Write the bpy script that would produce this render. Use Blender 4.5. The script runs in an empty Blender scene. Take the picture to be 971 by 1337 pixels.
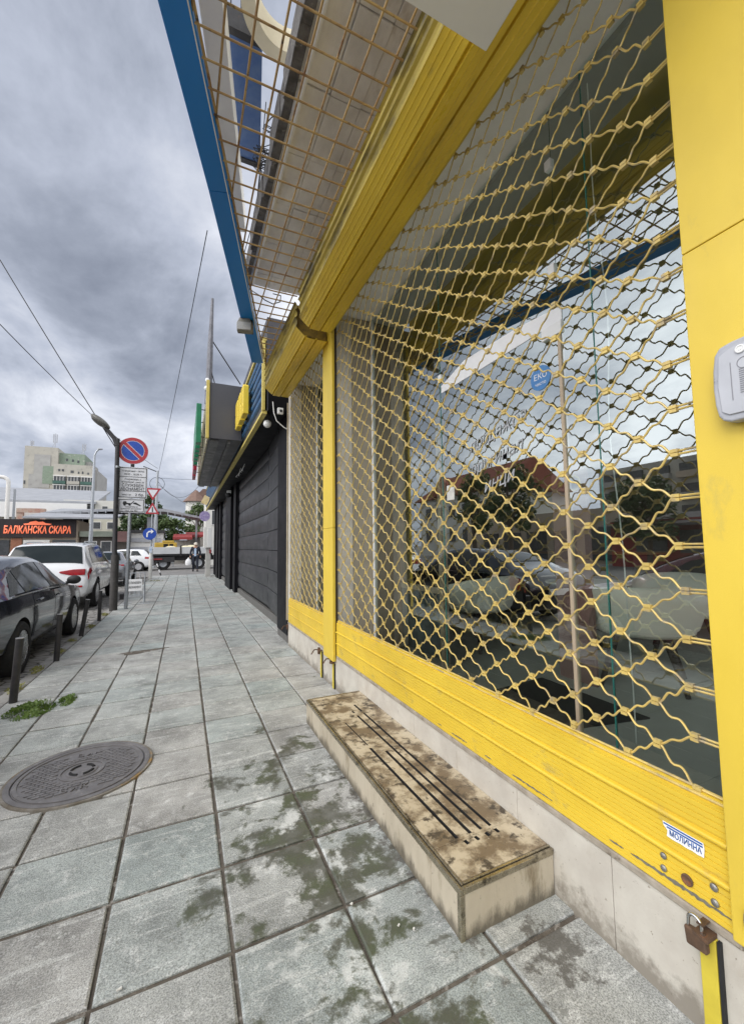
import bpy, bmesh, math, random
from mathutils import Vector, Matrix
R_ = math.radians
random.seed(7)
SC = bpy.context.scene
COL = SC.collection

# ------------------------------------------------------------------ helpers
def lin(c):
    out = []
    for v in c[:3]:
        v = v / 255.0
        out.append(v / 12.92 if v <= 0.04045 else ((v + 0.055) / 1.055) ** 2.4)
    return (out[0], out[1], out[2], 1.0)

def k4(c):
    return (c[0], c[1], c[2], 1.0)

class NT:
    def __init__(self, tree):
        self.t = tree
    def n(self, kind, **kw):
        nd = self.t.nodes.new(kind)
        for k, v in kw.items():
            if k.startswith('i_'):
                nd.inputs[k[2:].replace('_', ' ')].default_value = v
            else:
                setattr(nd, k, v)
        return nd
    def l(self, a, b):
        self.t.links.new(a, b)
    def math(self, op, a, b=None, clamp=False):
        nd = self.n('ShaderNodeMath', operation=op, use_clamp=clamp)
        for i, x in enumerate((a, b)):
            if x is None: continue
            if isinstance(x, (int, float)): nd.inputs[i].default_value = x
            else: self.l(x, nd.inputs[i])
        return nd.outputs[0]
    def mix(self, fac, a, b, mode='MIX'):
        nd = self.n('ShaderNodeMix', data_type='RGBA', blend_type=mode)
        for sock, x in ((nd.inputs[0], fac), (nd.inputs[6], a), (nd.inputs[7], b)):
            if isinstance(x, (int, float)): sock.default_value = x
            elif isinstance(x, tuple): sock.default_value = x
            else: self.l(x, sock)
        return nd.outputs[2]
    def ramp(self, fac, stops):
        nd = self.n('ShaderNodeValToRGB')
        e = nd.color_ramp.elements
        while len(e) < len(stops): e.new(0.5)
        for el, (p, c) in zip(e, stops):
            el.position = p
            el.color = c if isinstance(c, tuple) else (c, c, c, 1)
        self.l(fac, nd.inputs[0])
        return nd.outputs[0]
    def noise(self, vec, scale, detail=6, rough=.6, dist=0):
        nd = self.n('ShaderNodeTexNoise')
        nd.inputs['Scale'].default_value = scale
        nd.inputs['Detail'].default_value = detail
        nd.inputs['Roughness'].default_value = rough
        nd.inputs['Distortion'].default_value = dist
        if vec is not None: self.l(vec, nd.inputs['Vector'])
        return nd.outputs[0]

MATS = {}
def mat(name, c1, c2=None, sc=6, rough=.6, metal=0, bump=0, bsc=60, spots=None, stretch=(1, 1, 1), coat=0, spec=None, lo=.35, hi=.65, vary=0, foot=None):
    if name in MATS: return MATS[name]
    m = bpy.data.materials.new(name); m.use_nodes = True
    t = NT(m.node_tree); b = m.node_tree.nodes['Principled BSDF']
    b.inputs['Roughness'].default_value = rough
    b.inputs['Metallic'].default_value = metal
    if coat: b.inputs['Coat Weight'].default_value = coat; b.inputs['Coat Roughness'].default_value = .05
    if spec is not None: b.inputs['Specular IOR Level'].default_value = spec
    tc = t.n('ShaderNodeTexCoord'); mp = t.n('ShaderNodeMapping')
    mp.inputs['Scale'].default_value = stretch
    t.l(tc.outputs['Object'], mp.inputs['Vector']); v = mp.outputs[0]
    c1 = k4(c1); c2 = k4(c2) if c2 else tuple(min(1, x * .86) for x in c1[:3]) + (1,)
    nz = t.noise(v, sc)
    col = t.ramp(nz, [(lo, c1), (hi, c2)])
    if spots:
        for (scol, ssc, thr, wid) in spots:
            sn = t.noise(v, ssc, 8, .7)
            f = t.ramp(sn, [(thr, 0.0), (min(1, thr + wid), 1.0)])
            col = t.mix(f, col, k4(scol))
    if vary:
        vv = t.ramp(t.noise(v, .9, 5, .6, .4), [(.30, 1 - vary), (.70, 1 + vary * .6)])
        mu = t.n('ShaderNodeVectorMath', operation='MULTIPLY'); t.l(col, mu.inputs[0]); t.l(vv, mu.inputs[1]); col = mu.outputs[0]
    if foot:
        sz = t.n('ShaderNodeSeparateXYZ'); t.l(tc.outputs['Object'], sz.inputs[0])
        g = t.math('SUBTRACT', 1.0, t.math('DIVIDE', t.math('ABSOLUTE', sz.outputs[2]), foot[1]), clamp=True)
        ff = t.ramp(t.math('ADD', t.noise(v, 13, 8, .7), t.math('MULTIPLY', g, .42)), [(.62, 0.0), (.86, .85)])
        col = t.mix(ff, col, k4(foot[0]))
    t.l(col, b.inputs['Base Color'])
    rn = t.ramp(t.noise(v, sc * 2.3), [(.3, max(.02, rough - .08)), (.7, min(1, rough + .1))])
    t.l(rn, b.inputs['Roughness'])
    if bump:
        bn = t.n('ShaderNodeBump'); bn.inputs['Strength'].default_value = bump; bn.inputs['Distance'].default_value = .01
        t.l(t.noise(v, bsc, 8, .65), bn.inputs['Height']); t.l(bn.outputs[0], b.inputs['Normal'])
    MATS[name] = m
    return m

def emis(name, col, strength):
    if name in MATS: return MATS[name]
    m = bpy.data.materials.new(name); m.use_nodes = True
    b = m.node_tree.nodes['Principled BSDF']
    b.inputs['Base Color'].default_value = k4(col); b.inputs['Emission Color'].default_value = k4(col)
    b.inputs['Emission Strength'].default_value = strength
    MATS[name] = m
    return m

class MB:
    def __init__(self):
        self.v = []; self.f = []; self.m = []; self.cur = 0; self.tint = None
    def add(self, vs, fs):
        o = len(self.v); self.v += [tuple(p) for p in vs]
        for f in fs:
            self.f.append(tuple(i + o for i in f)); self.m.append(self.cur)
        return self
    def box(self, x0, x1, y0, y1, z0, z1):
        return self.add([(x0, y0, z0), (x1, y0, z0), (x1, y1, z0), (x0, y1, z0), (x0, y0, z1), (x1, y0, z1), (x1, y1, z1), (x0, y1, z1)],
                        [(0, 3, 2, 1), (4, 5, 6, 7), (0, 1, 5, 4), (1, 2, 6, 5), (2, 3, 7, 6), (3, 0, 4, 7)])
    def obox(self, c, s, M):
        c = Vector(c); hx, hy, hz = s[0] / 2, s[1] / 2, s[2] / 2
        M = M.to_3x3()
        P = [c + M @ Vector(p) for p in ((-hx, -hy, -hz), (hx, -hy, -hz), (hx, hy, -hz), (-hx, hy, -hz), (-hx, -hy, hz), (hx, -hy, hz), (hx, hy, hz), (-hx, hy, hz))]
        return self.add(P, [(0, 3, 2, 1), (4, 5, 6, 7), (0, 1, 5, 4), (1, 2, 6, 5), (2, 3, 7, 6), (3, 0, 4, 7)])
    def beam(self, a, b, w, h, up=(0, 0, 1)):
        a = Vector(a); b = Vector(b); d = (b - a); L = d.length; d.normalize()
        u = Vector(up); s = d.cross(u)
        if s.length < 1e-5: s = d.cross(Vector((1, 0, 0)))
        s.normalize(); u = s.cross(d)
        M = Matrix((s, d, u)).transposed()
        return self.obox((a + b) / 2, (w, L, h), M)
    def tube(self, pts, r, n=8, caps=True):
        pts = [Vector(p) for p in pts]; N = len(pts)
        rs = r if isinstance(r, (list, tuple)) else [r] * N
        vs = []; fs = []
        t0 = (pts[1] - pts[0]).normalized()
        ref = Vector((0, 0, 1)) if abs(t0.z) < .9 else Vector((1, 0, 0))
        nrm = t0.cross(ref).normalized()
        for i, p in enumerate(pts):
            if i == 0: t = pts[1] - pts[0]
            elif i == N - 1: t = pts[-1] - pts[-2]
            else: t = pts[i + 1] - pts[i - 1]
            t.normalize()
            nrm = (nrm - t * nrm.dot(t)).normalized(); bn = t.cross(nrm)
            for k in range(n):
                a = 2 * math.pi * k / n
                vs.append(p + (nrm * math.cos(a) + bn * math.sin(a)) * rs[i])
        for i in range(N - 1):
            for k in range(n):
                fs.append((i * n + k, i * n + (k + 1) % n, (i + 1) * n + (k + 1) % n, (i + 1) * n + k))
        if caps:
            fs.append(tuple(range(n))[::-1]); fs.append(tuple((N - 1) * n + k for k in range(n)))
        return self.add(vs, fs)
    def prism(self, prof, axis, a0, a1):
        n = len(prof)
        def P(p, a):
            return {'y': (p[0], a, p[1]), 'x': (a, p[0], p[1]), 'z': (p[0], p[1], a)}[axis]
        vs = [P(p, a0) for p in prof] + [P(p, a1) for p in prof]
        fs = [(i, (i + 1) % n, n + (i + 1) % n, n + i) for i in range(n)]
        fs += [tuple(range(n))[::-1], tuple(range(n, 2 * n))]
        return self.add(vs, fs)
    def lathe(self, prof, c=(0, 0, 0), n=24, M=None):
        c = Vector(c); vs = []; fs = []
        for (r, z) in prof:
            for k in range(n):
                a = 2 * math.pi * k / n
                p = Vector((r * math.cos(a), r * math.sin(a), z))
                if M is not None: p = M @ p
                vs.append(c + p)
        N = len(prof)
        for i in range(N - 1):
            for k in range(n):
                fs.append((i * n + k, i * n + (k + 1) % n, (i + 1) * n + (k + 1) % n, (i + 1) * n + k))
        closed = abs(prof[0][0] - prof[-1][0]) < 1e-7 and abs(prof[0][1] - prof[-1][1]) < 1e-7
        if prof[0][0] > 1e-5 and not closed: fs.append(tuple(range(n))[::-1])
        if prof[-1][0] > 1e-5 and not closed: fs.append(tuple((N - 1) * n + k for k in range(n)))
        return self.add(vs, fs)
    def ball(self, c, r, n=12, sc=(1, 1, 1)):
        prof = [(max(1e-4, math.sin(math.pi * i / n)), -math.cos(math.pi * i / n)) for i in range(n + 1)]
        M = Matrix.Diagonal((r * sc[0], r * sc[1], r * sc[2]))
        return self.lathe(prof, c, n * 2, M)
    def build(self, name, mats, parent=None, smooth=False, bevel=0, loc=None, ang=35, seg=2):
        me = bpy.data.meshes.new(name)
        org = Vector((0, 0, 0))
        if parent is not None: org = Vector(parent.get('_org', (0, 0, 0)))
        elif loc is not None: org = Vector(loc)
        me.from_pydata([tuple(Vector(p) - org) for p in self.v], [], self.f)
        if not isinstance(mats, (list, tuple)): mats = [mats]
        for m in mats: me.materials.append(m)
        if len(mats) > 1: me.polygons.foreach_set('material_index', self.m)
        bm = bmesh.new(); bm.from_mesh(me); bmesh.ops.recalc_face_normals(bm, faces=bm.faces[:]); bm.to_mesh(me); bm.free()
        if smooth:
            me.polygons.foreach_set('use_smooth', [True] * len(me.polygons))
            me.set_sharp_from_angle(angle=R_(ang))
        o = bpy.data.objects.new(name, me); COL.objects.link(o)
        if parent is not None:
            o.parent = parent; o['_org'] = tuple(org)
        else:
            o.location = org; o['_org'] = tuple(org)
        if bevel:
            b = o.modifiers.new('Bevel', 'BEVEL'); b.width = bevel; b.segments = seg; b.limit_method = 'ANGLE'; b.angle_limit = R_(40)
        return o

def tag(o, label, cat, group=None, kind=None):
    if label: o['label'] = label
    if cat: o['category'] = cat
    if group: o['group'] = group
    if kind: o['kind'] = kind
    return o

def thing(name, label, cat, loc=(0, 0, 0), rotz=0, group=None):
    o = bpy.data.objects.new(name, None); COL.objects.link(o)
    o.empty_display_size = .1
    o.location = loc; o.rotation_euler = (0, 0, rotz)
    o['_org'] = tuple(loc) if rotz == 0 else (0, 0, 0)
    if rotz != 0: o['_org'] = (0.0, 0.0, 0.0)
    return tag(o, label, cat, group)

def local_thing(name, label, cat, loc, rotz=0, group=None):
    o = thing(name, label, cat, loc, rotz, group); o['_org'] = (0.0, 0.0, 0.0)
    return o

def dup(root, loc, rotz=None, label=None, group=None):
    r = root.copy(); COL.objects.link(r); r.location = loc
    if rotz is not None: r.rotation_euler = (0, 0, rotz)
    if label: r['label'] = label
    if group: r['group'] = group
    for ch in list(root.children):
        c = ch.copy(); COL.objects.link(c); c.parent = r
        for g in list(ch.children):
            d = g.copy(); COL.objects.link(d); d.parent = c
    return r

def text(body, name, m, parent, o, xa, ya, size, extrude=.004, align='CENTER', shear=0, spacing=1.0, bold=0, width=None):
    cu = bpy.data.curves.new('tmp', 'FONT'); cu.body = body; cu.size = 1; cu.align_x = align; cu.align_y = 'CENTER'
    cu.extrude = 0; cu.shear = shear; cu.space_character = spacing; cu.offset = bold; cu.resolution_u = 3
    ob = bpy.data.objects.new('tmp', cu); COL.objects.link(ob)
    dg = bpy.context.evaluated_depsgraph_get()
    me = bpy.data.meshes.new_from_object(ob.evaluated_get(dg))
    bpy.data.objects.remove(ob); bpy.data.curves.remove(cu)
    xa = Vector(xa).normalized(); ya = Vector(ya).normalized(); za = xa.cross(ya)
    org = Vector(parent.get('_org', (0, 0, 0))) if parent else Vector((0, 0, 0))
    sx = size
    if width and len(me.vertices):
        xs = [v.co.x for v in me.vertices]; sx = width / max(1e-4, max(xs) - min(xs))
    bm = bmesh.new(); bm.from_mesh(me); bpy.data.meshes.remove(me)
    if extrude:
        r = bmesh.ops.extrude_face_region(bm, geom=bm.faces[:])
        for v in [g for g in r['geom'] if isinstance(g, bmesh.types.BMVert)]: v.co.z += 1.0
    for v in bm.verts:
        v.co = Vector(o) + xa * (v.co.x * sx) + ya * (v.co.y * size) + za * (v.co.z * extrude) - org
    bmesh.ops.recalc_face_normals(bm, faces=bm.faces[:])
    me = bpy.data.meshes.new(name); bm.to_mesh(me); bm.free()
    me.materials.append(m)
    ob = bpy.data.objects.new(name, me); COL.objects.link(ob)
    if parent: ob.parent = parent; ob['_org'] = tuple(org)
    return ob

def boolean(o, cutter_mb):
    me = bpy.data.meshes.new('cut'); me.from_pydata(cutter_mb.v, [], cutter_mb.f)
    bm = bmesh.new(); bm.from_mesh(me); bmesh.ops.recalc_face_normals(bm, faces=bm.faces[:]); bm.to_mesh(me); bm.free()
    me.materials.append(o.data.materials[-1])
    c = bpy.data.objects.new('cut', me); COL.objects.link(c)
    mod = o.modifiers.new('b', 'BOOLEAN'); mod.object = c; mod.operation = 'DIFFERENCE'; mod.solver = 'EXACT'
    try: mod.material_mode = 'TRANSFER'
    except Exception: pass
    c.matrix_world = o.matrix_world
    bpy.context.view_layer.update()
    c.parent = o.parent; c.location = o.location
    bpy.context.view_layer.update()
    dg = bpy.context.evaluated_depsgraph_get()
    nm = bpy.data.meshes.new_from_object(o.evaluated_get(dg))
    o.modifiers.remove(mod); old = o.data; o.data = nm; nm.name = old.name + '_c'
    bpy.data.objects.remove(c); bpy.data.meshes.remove(me)

# ------------------------------------------------------------------ materials
Y_PAINT = mat('yellow_paint', (.76, .545, .05), (.68, .47, .042), 3, .36, 0, .02, 300, spots=[((.42, .32, .10), 9, .58, .18), ((.14, .12, .075), 40, .69, .05)], stretch=(1, .7, 1), vary=.16)
Y_POST = mat('yellow_post_paint', (.76, .55, .06), (.70, .50, .055), 2.5, .45, 0, .12, 320, spots=[((.48, .38, .10), 5, .60, .2), ((.30, .24, .10), 34, .715, .04), ((.80, .70, .40), 18, .72, .04)], stretch=(1, 1, .55), vary=.14)
Y_BOX = mat('yellow_box_paint', (.80, .575, .05), (.64, .445, .04), 3, .32, 0, 0, 1, spots=[((.26, .19, .05), 4, .56, .18), ((.08, .065, .03), 26, .68, .05)], stretch=(1.2, .35, 1.2), vary=.2)
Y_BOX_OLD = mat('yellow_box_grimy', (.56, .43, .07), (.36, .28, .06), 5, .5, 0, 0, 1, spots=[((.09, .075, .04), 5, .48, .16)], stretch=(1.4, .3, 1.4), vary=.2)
WIRE_Y = mat('grille_wire', (.70, .52, .15), (.52, .38, .12), 14, .32, .1, .05, 200, spots=[((.30, .25, .18), 12, .52, .14), ((.10, .07, .05), 40, .66, .06)])
GRILL_TAN = mat('canopy_rod', (.46, .32, .13), (.30, .18, .08), 7, .55, .1, .1, 200, spots=[((.16, .07, .03), 5, .54, .14), ((.06, .035, .02), 13, .58, .1)])
BLUE_BEAM = mat('blue_beam_paint', (.006, .19, .60), (.005, .165, .52), 2, .42, 0, .04, 90, spots=[((.01, .07, .2), 12, .68, .1)], stretch=(1, .3, 1))
CONCRETE = mat('raw_concrete', (.82, .78, .70), (.64, .60, .53), 5, .9, 0, .35, 26, spots=[((.42, .34, .24), 2.6, .55, .2), ((.20, .185, .165), 20, .66, .06)], stretch=(1, .5, 1), vary=.12)
CONC_EDGE = mat('weathered_edge', (.16, .15, .14), (.07, .065, .06), 12, .95, 0, .9, 30, spots=[((.28, .26, .23), 20, .6, .08)])
WHITE_PAINT = mat('white_paint', (.80, .79, .75), (.72, .70, .66), 4, .5, 0, .05, 60, spots=[((.42, .40, .35), 15, .68, .14)])
WHITE_CLEAN = mat('white_clean', (.82, .82, .80), (.78, .78, .76), 3, .4)
SOFFIT = mat('soffit_plaster', (.90, .89, .86), (.82, .80, .76), 3, .85, 0, .15, 40, spots=[((.50, .47, .42), 10, .68, .12)])
MARBLE = mat('limestone_cladding', (.585, .55, .475), (.50, .46, .395), 7, .55, 0, .12, 90, spots=[((.25, .21, .155), 55, .63, .05), ((.42, .365, .29), 3, .55, .2), ((.14, .12, .09), 110, .68, .03)], vary=.10, foot=((.20, .175, .14), .13))
MARBLE_DK = mat('limestone_edge', (.40, .35, .28), (.26, .22, .17), 14, .8, 0, .3, 70, spots=[((.13, .10, .07), 20, .58, .1)])
STEP_FACE = mat('step_face_stone', (.55, .485, .37), (.44, .38, .28), 6, .6, 0, .2, 90, spots=[((.22, .17, .10), 7, .54, .16), ((.09, .07, .05), 55, .64, .04)], stretch=(1, 1, .35), vary=.15, foot=((.10, .085, .06), .09))
STEP_TOP = mat('step_top_stone', (.56, .48, .345), (.42, .345, .23), 5, .55, 0, .25, 90, spots=[((.19, .14, .085), 5, .465, .10), ((.075, .058, .04), 13, .53, .08), ((.045, .038, .03), 50, .63, .05), ((.66, .60, .48), 30, .66, .05)])
BRASS = mat('edge_trim_metal', (.46, .41, .30), (.30, .26, .19), 20, .26, .8, .05, 90, spots=[((.10, .085, .06), 18, .55, .12)])
JAMB = mat('jamb_tile', (.34, .30, .23), (.29, .255, .195), 5, .5, 0, .05, 60)
BLACK = mat('black_gap', (.012, .012, .013), (.02, .02, .02), 8, .8)
RUST = mat('rusty_steel', (.10, .065, .045), (.17, .10, .06), 18, .6, .4, .25, 80, spots=[((.30, .11, .04), 14, .54, .10), ((.04, .03, .025), 30, .6, .08)])
STEEL = mat('dull_steel', (.42, .41, .39), (.30, .29, .27), 20, .38, .85, .05, 120)
CHROME = mat('bright_steel', (.62, .62, .62), (.5, .5, .5), 12, .18, 1)
GALV = mat('galvanised_steel', (.44, .46, .48), (.34, .36, .38), 14, .45, .6, .05, 90)
CAST_IRON = mat('cast_iron', (.225, .215, .215), (.165, .157, .155), 9, .5, .3, .25, 120, spots=[((.29, .28, .27), 14, .56, .12), ((.08, .07, .065), 30, .64, .06)])
DARK_IRON = mat('dark_painted_steel', (.028, .028, .030), (.045, .042, .042), 12, .5, .2, .1, 70, spots=[((.10, .06, .04), 14, .69, .08)])
MUD = mat('joint_soil', (.085, .07, .055), (.16, .14, .115), 11, .95, 0, .8, 60, spots=[((.40, .375, .34), 15, .56, .10)])
ASPHALT = mat('worn_asphalt', (.15, .145, .14), (.21, .2, .19), 1.5, .9, 0, .3, 60, spots=[((.30, .28, .25), .5, .55, .2)])
GROUND = mat('distant_ground', (.16, .155, .145), (.2, .19, .17), .05, .95)
SHUT_BLACK = mat('black_shutter', (.020, .021, .024), (.026, .027, .031), 1, .40, .0, 0, 1, spots=[((.075, .072, .068), 6, .56, .25), ((.12, .115, .105), 34, .70, .05)], stretch=(1, .5, 1.2), spec=.45)
PIL_BLACK = mat('black_cladding', (.006, .006, .008), (.009, .009, .011), 1, .5, spec=.12)
GREY_PANEL = mat('grey_sign_panel', (.082, .083, .095), (.07, .071, .082), 1.2, .45, .2, .02, 60)
FADED_Y = mat('faded_yellow_trim', (.62, .50, .13), (.52, .42, .11), 8, .5, 0, .05, 80)
SIGN_Y = mat('yellow_plastic', (.78, .58, .05), (.72, .52, .04), 5, .35)
SIGN_BLUE = mat('blue_rib_plastic', (.045, .14, .29), (.035, .11, .23), 5, .4)
SIGN_GREEN = mat('green_plastic', (.01, .20, .09), (.008, .15, .07), 5, .35)
SIGN_RED = mat('red_plastic', (.38, .02, .05), (.30, .015, .04), 5, .35)
GREY_PLASTIC = mat('grey_plastic', (.44, .45, .48), (.37, .38, .41), 7, .5, 0, .15, 60, spots=[((.16, .16, .17), 26, .63, .1)])
RUBBER = mat('rubber_mat', (.012, .012, .013), (.02, .02, .02), 30, .9, 0, .5, 200)
FLOOR_IN = mat('shop_floor_tile', (.52, .53, .49), (.46, .47, .43), 2.5, .35)
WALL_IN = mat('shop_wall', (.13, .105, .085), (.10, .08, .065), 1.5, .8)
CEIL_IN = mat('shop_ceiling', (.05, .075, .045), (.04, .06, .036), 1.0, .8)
WOOD = mat('brown_wood', (.24, .135, .055), (.17, .09, .035), 8, .5, 0, .1, 40, stretch=(3, 3, .4))
WOOD_LT = mat('pale_wood', (.52, .42, .30), (.44, .34, .23), 9, .5, stretch=(3, 3, .4))
CREAM = mat('cream_leatherette', (.84, .82, .72), (.80, .77, .67), 3, .42)
PINKBOARD = mat('pink_brown_board', (.30, .18, .16), (.26, .155, .14), 2, .7)
YEL_WALL = mat('olive_yellow_curtain', (.40, .33, .10), (.30, .245, .07), 3, .8, stretch=(1, 6, .2))
STICK_BLUE = mat('sticker_blue', (.05, .20, .48), (.08, .24, .5), 4, .4)
INK_BLUE = mat('ink_blue', (.02, .10, .34), (.02, .09, .3), 10, .5)
INK_BLACK = mat('ink_black', (.02, .02, .022), (.03, .03, .03), 10, .6)
SIGN_WHITE = mat('sign_white', (.74, .74, .76), (.68, .68, .70), 6, .4)
ROAD_RED = mat('sign_red', (.46, .035, .045), (.38, .03, .04), 8, .38)
ROAD_BLUE = mat('sign_blue', (.015, .075, .42), (.012, .06, .36), 8, .38)
VINYL_WHITE = mat('white_vinyl', (.85, .85, .85), (.8, .8, .8), 8, .5)
FROST = mat('worn_frost_film', (.50, .51, .52), (.36, .37, .38), 30, .6)
PAPER = mat('white_paper', (.70, .69, .64), (.52, .51, .47), 20, .9)
TYRE = mat('tyre_rubber', (.014, .014, .015), (.022, .021, .02), 20, .85, 0, .2, 90)
RIM = mat('alloy_rim', (.52, .52, .53), (.42, .42, .43), 20, .28, .85)
ARCH = mat('arch_black', (.006, .006, .007), (.01, .01, .01), 9, .9)
TAIL = mat('tail_lamp', (.42, .012, .018), (.30, .008, .014), 9, .12, 0, coat=1)
CARGLASS = mat('car_window', (.012, .018, .020), (.02, .027, .029), 2, .05, 0, spec=.28)
NAVY = mat('dark_navy_paint', (.005, .007, .014), (.006, .009, .016), 2, .14, 0, coat=1, spec=.4)
WHITE_CAR = mat('white_car_paint', (.76, .77, .78), (.72, .73, .74), 1.5, .25, 0, coat=1)
GREY_CAR = mat('grey_car_paint', (.22, .23, .25), (.18, .19, .21), 1.5, .25, .4, coat=1)
RED_CAR = mat('dark_red_paint', (.16, .012, .016), (.12, .01, .012), 2, .25, .2, coat=1)
DARKPLASTIC = mat('dark_plastic', (.025, .025, .027), (.035, .035, .036), 12, .6)
SKIN = mat('skin', (.52, .32, .23), (.46, .27, .19), 12, .6)
NAVY_CLOTH = mat('navy_cloth', (.018, .022, .035), (.028, .032, .045), 14, .9)
SHIRT = mat('pale_blue_shirt', (.50, .62, .78), (.42, .54, .70), 14, .9)
HAIR_W = mat('pale_cap', (.74, .68, .58), (.6, .54, .45), 20, .9)
LEAF = mat('leaf_green', (.060, .105, .028), (.105, .145, .042), 3, .6, spots=[((.03, .055, .016), 6, .55, .1)])
LEAF_B = mat('leaf_dark', (.045, .085, .028), (.085, .125, .042), 3, .6, spots=[((.022, .042, .015), 6, .55, .1)])
WEED = mat('weed_green', (.075, .145, .022), (.15, .22, .05), 30, .6)
BARK = mat('bark', (.12, .09, .065), (.08, .06, .045), 12, .95, 0, .5, 40)
BRICK = mat('brick_wall', (.36, .17, .10), (.28, .12, .075), 8, .9)
BANNER = mat('black_banner', (.016, .012, .014), (.03, .02, .022), 3, .6)
ORANGE = emis('orange_neon', (.95, .22, .11), .42)
APT_CREAM = mat('apartment_cream', (.50, .475, .41), (.42, .40, .35), .5, .9, 0, 0, 1, spots=[((.30, .29, .26), .9, .56, .12), ((.26, .25, .23), 3, .64, .06)])
APT_GREY = mat('apartment_grey', (.43, .425, .40), (.37, .36, .345), .6, .9, spots=[((.30, .29, .28), 1.2, .58, .1)])
APT_GREEN = mat('apartment_green', (.28, .34, .265), (.22, .28, .215), 1.2, .9, spots=[((.44, .46, .40), 1.2, .57, .06), ((.17, .2, .16), 2.4, .6, .05)])
APT_TEAL = mat('balcony_green', (.07, .15, .12), (.05, .11, .09), 1, .7)
PLASTER_W = mat('white_plaster', (.66, .65, .60), (.58, .57, .53), .6, .9)
TAN_PL = mat('tan_plaster', (.48, .40, .31), (.42, .35, .27), .6, .9)
WINDOW_DK = mat('dark_window', (.055, .06, .065), (.09, .095, .1), .8, .25)
ROOF_GREY = mat('grey_roof_sheet', (.34, .35, .37), (.28, .29, .31), 1, .6)
ROOF_TILE = mat('red_roof_tile', (.27, .085, .055), (.21, .065, .042), 2, .85)
ROOF_BROWN = mat('brown_roof_tile', (.20, .13, .10), (.16, .10, .08), 2, .85)
AWN_RED = mat('red_awning', (.30, .045, .045), (.25, .035, .035), 2, .8)
PINK_PL = mat('pink_plaster', (.48, .33, .28), (.42, .29, .245), .6, .9)
TRUCK_W = mat('truck_bed_white', (.56, .57, .57), (.48, .49, .5), 3, .5)
MACH_Y = mat('machine_yellow', (.50, .33, .05), (.42, .28, .045), 3, .6)
SACK = mat('sack_cloth', (.72, .66, .45), (.64, .58, .4), 6, .9)
PURPLE = mat('purple_print', (.22, .15, .40), (.48, .43, .58), 16, .6)
CABLE_M = mat('black_cable', (.02, .02, .022), (.03, .03, .03), 9, .6)
CABLE_W = mat('white_cable', (.78, .78, .76), (.7, .7, .68), 9, .5)

def glass_mat(name, tint, f0):
    m = bpy.data.materials.new(name); m.use_nodes = True
    t = NT(m.node_tree); nt = m.node_tree
    for n in list(nt.nodes): nt.nodes.remove(n)
    out = t.n('ShaderNodeOutputMaterial'); mx = t.n('ShaderNodeMixShader')
    tr = t.n('ShaderNodeBsdfTransparent'); tr.inputs[0].default_value = k4(tint)
    gl = t.n('ShaderNodeBsdfGlossy'); gl.inputs['Roughness'].default_value = 0.0; gl.inputs[0].default_value = (.90, .96, .94, 1)
    if f0:
        fr = t.n('ShaderNodeFresnel'); fr.inputs[0].default_value = 1.5
        t.l(t.math('ADD', f0, t.math('MULTIPLY', fr.outputs[0], 1 - f0), clamp=True), mx.inputs[0])
        t.l(tr.outputs[0], mx.inputs[1]); t.l(gl.outputs[0], mx.inputs[2]); t.l(mx.outputs[0], out.inputs[0])
    else: t.l(tr.outputs[0], out.inputs[0])
    return m
GLASS = glass_mat('coated_shop_glass', (.92, .965, .93), .30)
GLASS_BACK = glass_mat('shop_glass_back', (.97, 1.0, .98), 0)
GLASS_EDGE = mat('glass_edge_green', (.03, .16, .13), (.02, .12, .1), 5, .2)

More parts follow.
